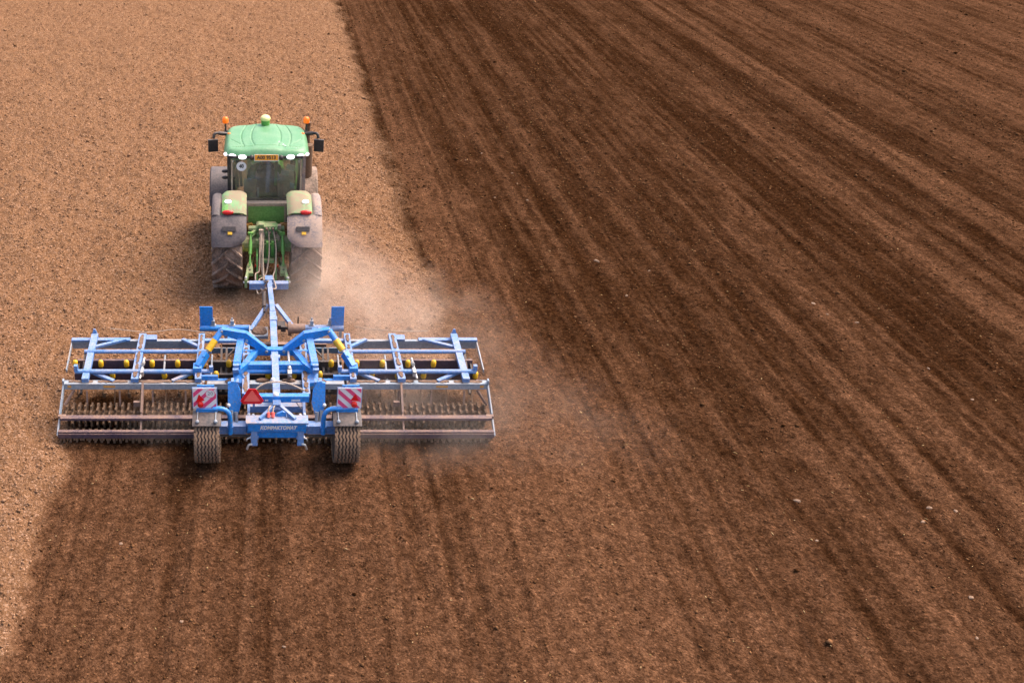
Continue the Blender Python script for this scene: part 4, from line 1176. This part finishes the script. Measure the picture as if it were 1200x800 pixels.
# folding linkage -------------------------------------------------------
for s in (-1, 1):
    A = Vector((s * 1.03, .86, 1.46)); B = Vector((s * .55, .82, 1.36)); C = Vector((s * .17, .78, 1.06))
    mb = MB()
    up = (0, .35, 1)
    off = .085
    # bent rocker plate pair
    for dy in (-.045, .045):
        poly = [A + Vector((s * .02, dy, .05)), B + Vector((0, dy, .08)), C + Vector((-s * .02, dy, .05)), C + Vector((s * .03, dy, -.05)), B + Vector((s * .02, dy, -.13)), A + Vector((-s * .0, dy, -.07))]
        mb.prism(poly, (0, .02, 0))
    mb.bar(A + Vector((0, 0, .04)), B + Vector((0, 0, .075)), .10, .015).bar(B + Vector((0, 0, .075)), C + Vector((0, 0, .045)), .10, .015)
    rk = part('fold_rocker', mb, 'blue', cult)
    mbp = MB()
    for p in (A, B + Vector((s * .0, 0, -.08)), C):
        mbp.tube([p + Vector((0, -.075, 0)), p + Vector((0, .075, 0))], .03, 8)
    part('pivot_pin', mbp, 'chrome', rk)
    D = Vector((s * 1.46, .42, .98))
    d = D - A
    cy_ = part('fold_cylinder', MB().tube([A, A + d * .26], .062, 12).tube([A + d * .26, A + d * .29], .07, 12), 'blue', cult, 40)
    part('yellow_sleeve', MB().tube([A + d * .27, A + d * .60], .068, 14), 'yellow', cy_, 40)
    part('piston_rod', MB().tube([A + d * .60, A + d * .70], .03, 8), 'chrome', cy_, 40)
    part('wing_bracket', MB().bar(A + d * .68, D + Vector((s * .01, -.08, -.02)), .11, .15).box(D + Vector((s * .02, -.10, -.06)), (.16, .2, .16)).tube([A + d * .78 + Vector((0, -.1, .04)), A + d * .78 + Vector((0, .1, .04))], .03, 8), 'blue', cult)
    lk = part('fold_link', MB().bar((s * .66, .80, 1.28), (s * .73, .22, 1.10), .13, .11).box((s * .73, .18, 1.06), (.14, .12, .16)).prism([(s * .80, .20, 1.0), (s * .62, .05, .96), (s * .52, -.10, .86), (s * .80, -.02, .86)], (0, 0, -.08)), 'blue', cult)
    part('link_foot', MB().box((s * .745, .13, 1.10), (.11, .07, .09)).box((s * .75, .06, 1.06), (.11, .08, .07)), 'blue_dusty', lk)
    part('tower_leg', MB().bar((s * .37, .78, 1.03), (s * .56, .32, 1.03), .11, .11).bar((s * .52, .36, 1.03), (s * .73, .12, .98), .11, .12), 'blue', cult)
part('tower_beam', MB().box((0, .80, 1.03), (.78, .12, .13)), 'blue', cult)
part('cross_beam', MB().box((0, .33, .98), (1.12, .13, .15)), 'blue', cult)
part('adjusting_spindle', MB().tube([(.25, .75, 1.05), (.27, .02, .93)], .024, 8).box((.265, .12, .95), (.08, .16, .10)).tube([(.258, .36, 1.02), (.262, .2, .99)], .04, 8), 'chrome', cult, 40)

# rear carriage --------------------------------------------------------
WY = -1.18                                  # axle, local
def block_tyre():
    mb = MB()
    hw, r = .215, .48
    mb.lathe([(-hw * .8, r * .55), (-hw, r * .70), (-hw * .98, r * .88), (-hw * .85, r * .955), (hw * .85, r * .955), (hw * .98, r * .88), (hw, r * .70), (hw * .8, r * .55)], (0, 0, 0), 'X', 40)
    return mb
def rib_mb():
    """zig-zag ribs round the tread"""
    mb = MB()
    hw, r = .215, .48
    nseg = 96
    for k in range(7):
        xc = -hw * .86 + k * (2 * hw * .86) / 6
        o = len(mb.v)
        for i in range(nseg):
            a = 2 * math.pi * i / nseg
            zx = .009 * (1 if i % 4 < 2 else -1)
            drop = r * .012 * (abs(k - 3) / 3) ** 3
            for dx, rr in ((-.019, r * .945), (-.015, r - drop), (.015, r - drop), (.019, r * .945)):
                mb.v.append((xc + zx + dx, rr * math.cos(a), rr * math.sin(a)))
        for i in range(nseg):
            j = (i + 1) % nseg
            for e in range(3):
                mb.f.append((o + i * 4 + e, o + i * 4 + e + 1, o + j * 4 + e + 1, o + j * 4 + e))
    for side in (-1, 1):
        for i in range(36):
            a = 2 * math.pi * i / 36
            c = (side * hw * .97, r * .93 * math.cos(a), r * .93 * math.sin(a))
            mb.box(c, (.03, .04, .06), (a, 0, 0))
    return mb
bt_me = block_tyre().mesh('wheel', 'tyre_groove', (0, 0, 0), 40)
rib_me = rib_mb().mesh('tread', 'tyre_rib')
for s in (-1, 1):
    wx = s * 1.235
    w = link('wheel', bt_me, cult, (wx, WY, .455))
    link('tread', rib_me, w)
    part('rim', rim_mb(.265, .40, s, .08), 'blue_soil', w, 40)
    # mudguard
    mb = MB()
    mb.lathe([(wx - .255, .49), (wx - .25, .535), (wx - .2, .55), (wx + .2, .55), (wx + .25, .535), (wx + .255, .49), (wx + .2, .53), (wx - .2, .53), (wx - .255, .49)], (0, WY, .455), 'X', 18, R(52), R(125))
    mg = part('mudguard', mb, 'guard', cult, 40)
    part('guard_stay', MB().bar((wx - .19, WY - .01, 1.03), (wx + .19, WY - .01, 1.03), .05, .06), 'blue', mg)
    for q in (-.16, .16):
        part('guard_bolt', MB().bar((wx + q, WY - .06, 1.025), (wx + q, WY - .25, .975), .015, .012).ball((wx + q, WY - .265, .965), .035, 10, 6), 'steel', mg)
    part('guard_tube', MB().tube(bez([(wx - s * .10, WY, 1.05), (wx - s * .26, WY, 1.05), (wx - s * .37, WY, .98), (wx - s * .405, WY - .0, .82), (wx - s * .405, WY - .02, .52)], 6), .042, 12).box((wx - s * .405, WY - .02, .66), (.11, .05, .04)), 'blue', cult, 50)
    # warning board
    px_ = s * 1.27
    bd = part('warning_board', MB().box((px_, WY + .02, 1.265), (.42, .012, .42)), 'white', cult)
    part('board_frame', MB().box((px_, WY + .032, 1.265), (.44, .014, .44)), 'blue_dusty', bd)
    part('board_post', MB().bar((px_ - .05, WY + .06, 1.0), (px_ - .05, WY + .06, 1.48), .06, .03).box((px_ + .02, WY + .07, 1.47), (.3, .03, .07)), 'blue', bd)
    yf = WY + .012
    def clip(poly, ax, val, keep_less):
        out = []
        for i in range(len(poly)):
            p, q = poly[i], poly[(i + 1) % len(poly)]
            ip, iq = (p[ax] <= val) == keep_less, (q[ax] <= val) == keep_less
            if ip:
                out.append(p)
            if ip != iq:
                t_ = (val - p[ax]) / (q[ax] - p[ax])
                out.append((p[0] + (q[0] - p[0]) * t_, p[1] + (q[1] - p[1]) * t_))
        return out
    h_ = .20
    for k in range(-2, 3):
        c0 = k * .205 + (.06 if s < 0 else -.05)
        w_ = .034 * 1.414
        sg = -s                                  # left board leans one way, right board the other
        poly = [(-.6, sg * -.6 + c0 - w_), (.6, sg * .6 + c0 - w_), (.6, sg * .6 + c0 + w_), (-.6, sg * -.6 + c0 + w_)]
        for ax, val, kl in ((0, h_, True), (0, -h_, False), (1, h_, True), (1, -h_, False)):
            poly = clip(poly, ax, val, kl)
            if len(poly) < 3:
                break
        if len(poly) >= 3:
            part('stripe', MB().prism([(px_ + a_, yf, 1.265 + b_) for a_, b_ in poly], (0, -.002, 0)), 'pink', bd)
    arrow = [(-.02, -.09), (-.08, .10), (-.16, -.04)] if s < 0 else [(.10, -.06), (.06, .11), (.18, -.06)]
    arrow = [(-.16, -.09), (-.10, .09), (.0, -.04)] if s < 0 else [(.17, -.06), (.10, .10), (.02, -.04)]
    part('arrow', MB().prism([(px_ + a_, yf - .003, 1.265 + b_) for a_, b_ in arrow], (0, -.002, 0)), 'smv_edge', bd)
    lx = px_ + (-.075 if s < 0 else .085)
    part('tail_lamp', MB().lathe([(0, .052), (-.05, .052), (-.065, .03), (-.065, .001)], (lx, WY + .01, 1.155), 'Y', 16), 'red', bd, 40)
    if s < 0:
        part('speed_disc', MB().lathe([(0, .001), (0, .085), (-.003, .085), (-.003, .001)], (px_ + .10, yf - .003, 1.365), 'Y', 24), 'white', bd)
        part('disc_ring', MB().lathe([(0, .078), (0, .086), (-.002, .086), (-.002, .078), (0, .078)], (px_ + .10, yf - .007, 1.365), 'Y', 24), 'pink', bd)
        lettering('disc_digits', '20', .10, (px_ + .10, yf - .009, 1.37), bd, 'ink_grey')
    # axle half and lift plates
    part('axle_beam', MB().box((s * .80, -1.06, .56), (.50, .17, .17)), 'blue_dusty', cult)
    part('axle_tie', MB().tube([(s * .46, -1.13, .43), (s * 1.02, -1.13, .43)], .02, 6), 'dark', cult)
    pts = [(-.13, 1.33), (.02, 1.36), (.09, 1.20), (.11, .98), (.05, .78), (-.02, .72), (-.09, .80), (-.13, .98)]
    lp = part('lift_plate', MB().prism([(s * (.745 - a_ * 1.0), -.70 - (1.36 - z_) * .35, z_ - .05) for a_, z_ in pts], (0, .05, 0)), 'blue', cult)
    part('plate_top', MB().box((s * .79, -.64, 1.27), (.05, .12, .08)).box((s * .70, -.64, 1.25), (.04, .12, .10)), 'blue_dusty', lp)
    part('lift_cylinder', MB().tube([(s * .73, -.92, .80), (s * .72, -1.02, .58)], .035, 8).tube([(s * .81, -.90, .82), (s * .79, -1.02, .58)], .03, 8), 'chrome', cult)
    part('plate_bolt', MB().ball((s * .86, -.88, .92), .035, 8, 6).ball((s * .50, -1.0, .80), .03, 8, 6).ball((s * .42, -1.02, .80), .03, 8, 6), 'decal', lp)
    part('carriage_side', MB().bar((s * .50, -.45, .84), (s * .50, -1.18, .64), .05, .16), 'blue_dusty', cult)
    hb = part('hook_bracket', MB().bar((s * .41 + .01, -1.33, .90), (s * .41 + .01, -1.40, .42), .11, .05, up=(0, 1, 0)).box((s * .41 + .01, -1.36, .56), (.15, .05, .05)).box((s * .41 + .01, -1.40, .44), (.12, .05, .03)), 'blue_dusty', cult)
    part('hook', MB().tube(bez([(s * .44, -1.42, .46), (s * .50, -1.44, .45), (s * .53, -1.46, .37)], 4), .02, 6).tube(bez([(s * .46, -1.38, .58), (s * .52, -1.4, .56), (s * .54, -1.4, .52)], 4), .014, 6), 'chrome', hb)
part('axle_beam', MB().box((0, -1.06, .56), (1.08, .15, .15)), 'blue', cult)
part('carriage_tube', MB().box((0, -.86, 1.07), (1.16, .11, .12)), 'blue', cult)
part('carriage_tube', MB().box((0, -.72, .76), (.98, .13, .13)), 'blue_soil', cult)
part('tube_sticker', MB().box((-.18, -.918, 1.05), (.06, .004, .03)).box((.34, -.918, 1.05), (.16, .004, .035)), 'decal', cult)
sb = part('sign_beam', MB().box((0, -1.36, .79), (1.02, .06, .15)), 'blue', cult)
part('beam_top', MB().box((0, -1.28, .885), (1.10, .24, .03)), 'blue_soil', sb)
lettering('sign_lettering', 'KOMPAKTOMAT', .105, (0.02, -1.393, .79), sb, 'decal', sx=.80, bold=.006, shear=.25)
part('under_beam', MB().box((0, -1.30, .60), (.80, .08, .12)), 'blue', cult)
yb = MB().bar((0, -.95, 1.06), (0, -1.02, 1.0), .14, .16).bar((-.02, -1.0, 1.02), (-.30, -1.30, .91), .055, .07).bar((.02, -1.0, 1.02), (.32, -1.30, .91), .055, .07).bar((.17, -1.15, .98), (.17, -1.25, .90), .02, .03)
yb.prism([(-.09, -1.02, 1.01), (.09, -1.02, 1.01), (.12, -1.12, .97), (0, -1.08, .99), (-.12, -1.12, .97)], (0, 0, -.03))
part('stay_bracket', yb, 'blue_dusty', cult)
part('pivot_joint', MB().ball((-.02, -.86, 1.13), .05, 10, 8).ball((-.06, -.35, 1.12), .045, 10, 8).box((0, -.85, 1.1), (.06, .10, .08)), 'decal', cult, 60)
part('wedge_block', MB().prism([(-.04, -1.2, .90), (.24, -1.2, .90), (.20, -1.2, .96), (.1, -1.2, 1.0), (0, -1.2, .95)], (0, .05, 0)), 'blue', cult)
for q in (-.15, -.07):
    hh = part('brake_hose', MB().tube(bez([(q + .06, -1.0, 1.0), (q + .02, -1.1, 1.04), (q, -1.18, 1.0), (q, -1.22, .93)], 5), .012, 6), 'hose', cult)
    part('hose_plug', MB().tube([(q, -1.20, .99), (q, -1.24, .91)], .03, 8), 'smv', hh)
part('hydraulic_hose', MB().tube(bez([(-.45, -.75, 1.1), (-.2, -.65, 1.24), (.15, -.6, 1.22), (.5, -.7, 1.12)], 8), .016, 6).tube(bez([(.05, -.8, 1.12), (.25, -.8, 1.05), (.45, -.9, .85)], 6), .010, 6), 'hose', cult)
# slow vehicle triangle
tri = [(-.065, .165), (.065, .165), (.21, -.09), (.155, -.155), (-.155, -.155), (-.21, -.09)]
cx_, cz_ = -.44, 1.17
tq = part('slow_vehicle_triangle', MB().prism([(cx_ + a_, -.98, cz_ + b_) for a_, b_ in tri], (0, .012, 0)), 'smv_edge', cult)
part('triangle_centre', MB().prism([(cx_ + a_, -.983, cz_ + b_) for a_, b_ in ((0, .150), (.150, -.095), (-.150, -.095))], (0, .002, 0)), 'smv', tq)
part('triangle_post', MB().bar((cx_ + .03, -.95, .9), (cx_ + .03, -.95, 1.3), .04, .03), 'blue_dusty', tq)
# loose bits lying on the front boards
part('straw_string', MB().tube(bez([(-1.3, 2.1, .66), (-2.0, 2.2, .70), (-2.6, 2.12, .68), (-3.4, 2.2, .72)], 6), .008, 5).tube(bez([(1.7, 2.5, .60), (1.9, 2.3, .66), (2.1, 2.3, .64), (2.6, 2.15, .68), (3.2, 2.2, .66)], 6), .010, 5), 'hose', cult)

# ================================================================== DUST
def dust():
    lo, hi = Vector((-2.6, 11.5, -.05)), Vector((11.0, 24.5, 2.6))
    mb = MB().box((lo + hi) / 2, hi - lo)
    m = bpy.data.materials.new('airborne_soil_dust'); m.use_nodes = True
    t = m.node_tree
    t.nodes.remove(t.nodes['Principled BSDF'])
    pv = N(t, 'ShaderNodeVolumePrincipled')
    pv.inputs['Color'].default_value = (0.99, 0.81, 0.68, 1)
    pv.inputs['Anisotropy'].default_value = 0.1
    geo = N(t, 'ShaderNodeNewGeometry').outputs['Position']
    nz = noise(t, 0.9, 4, geo, 0.6)
    total = None
    # centre, radii, density
    for c, r_, dn in [((1.65, 20.1, .55), (.85, 1.2, .9), 1.6), ((2.2, 18.8, .4), (1.6, 1.5, .7), .75), ((-.5, 18.9, .25), (.6, .8, .4), .45), ((3.0, 18.3, .35), (1.45, 2.2, .6), .62), ((4.3, 14.9, .15), (2.4, 1.0, .3), .22), ((4.8, 16.8, .2), (1.6, 1.8, .35), .12), ((4.3, 18.8, .25), (1.3, 1.9, .45), .18), ((6.2, 15.2, .2), (2.0, 2.2, .4), .11), ((2.6, 15.2, .35), (1.9, 1.2, .5), .5), ((-1.4, 15.2, .3), (1.2, .8, .35), .4), ((1.5, 21.5, 1.0), (.6, 1.5, .8), .35)]:
        sb_ = N(t, 'ShaderNodeVectorMath', operation='SUBTRACT'); t.links.new(geo, sb_.inputs[0]); sb_.inputs[1].default_value = c
        dv = N(t, 'ShaderNodeVectorMath', operation='DIVIDE'); t.links.new(sb_.outputs[0], dv.inputs[0]); dv.inputs[1].default_value = r_
        ln = N(t, 'ShaderNodeVectorMath', operation='DOT_PRODUCT'); t.links.new(dv.outputs[0], ln.inputs[0]); t.links.new(dv.outputs[0], ln.inputs[1])
        g = math_(t, 'MULTIPLY', math_(t, 'EXPONENT', math_(t, 'MULTIPLY', ln.outputs['Value'], -1.0)), dn)
        total = g if total is None else math_(t, 'ADD', total, g)
    d = math_(t, 'MULTIPLY', total, ramp(t, nz, .30, .70, .05, 0.46))
    d = math_(t, 'MAXIMUM', math_(t, 'SUBTRACT', d, .02), 0)
    t.links.new(d, pv.inputs['Density'])
    t.links.new(pv.outputs[0], t.nodes['Material Output'].inputs['Volume'])
    o = link('dust_cloud', mb.mesh('dust_cloud', m))
    o['kind'] = 'stuff'
dust()
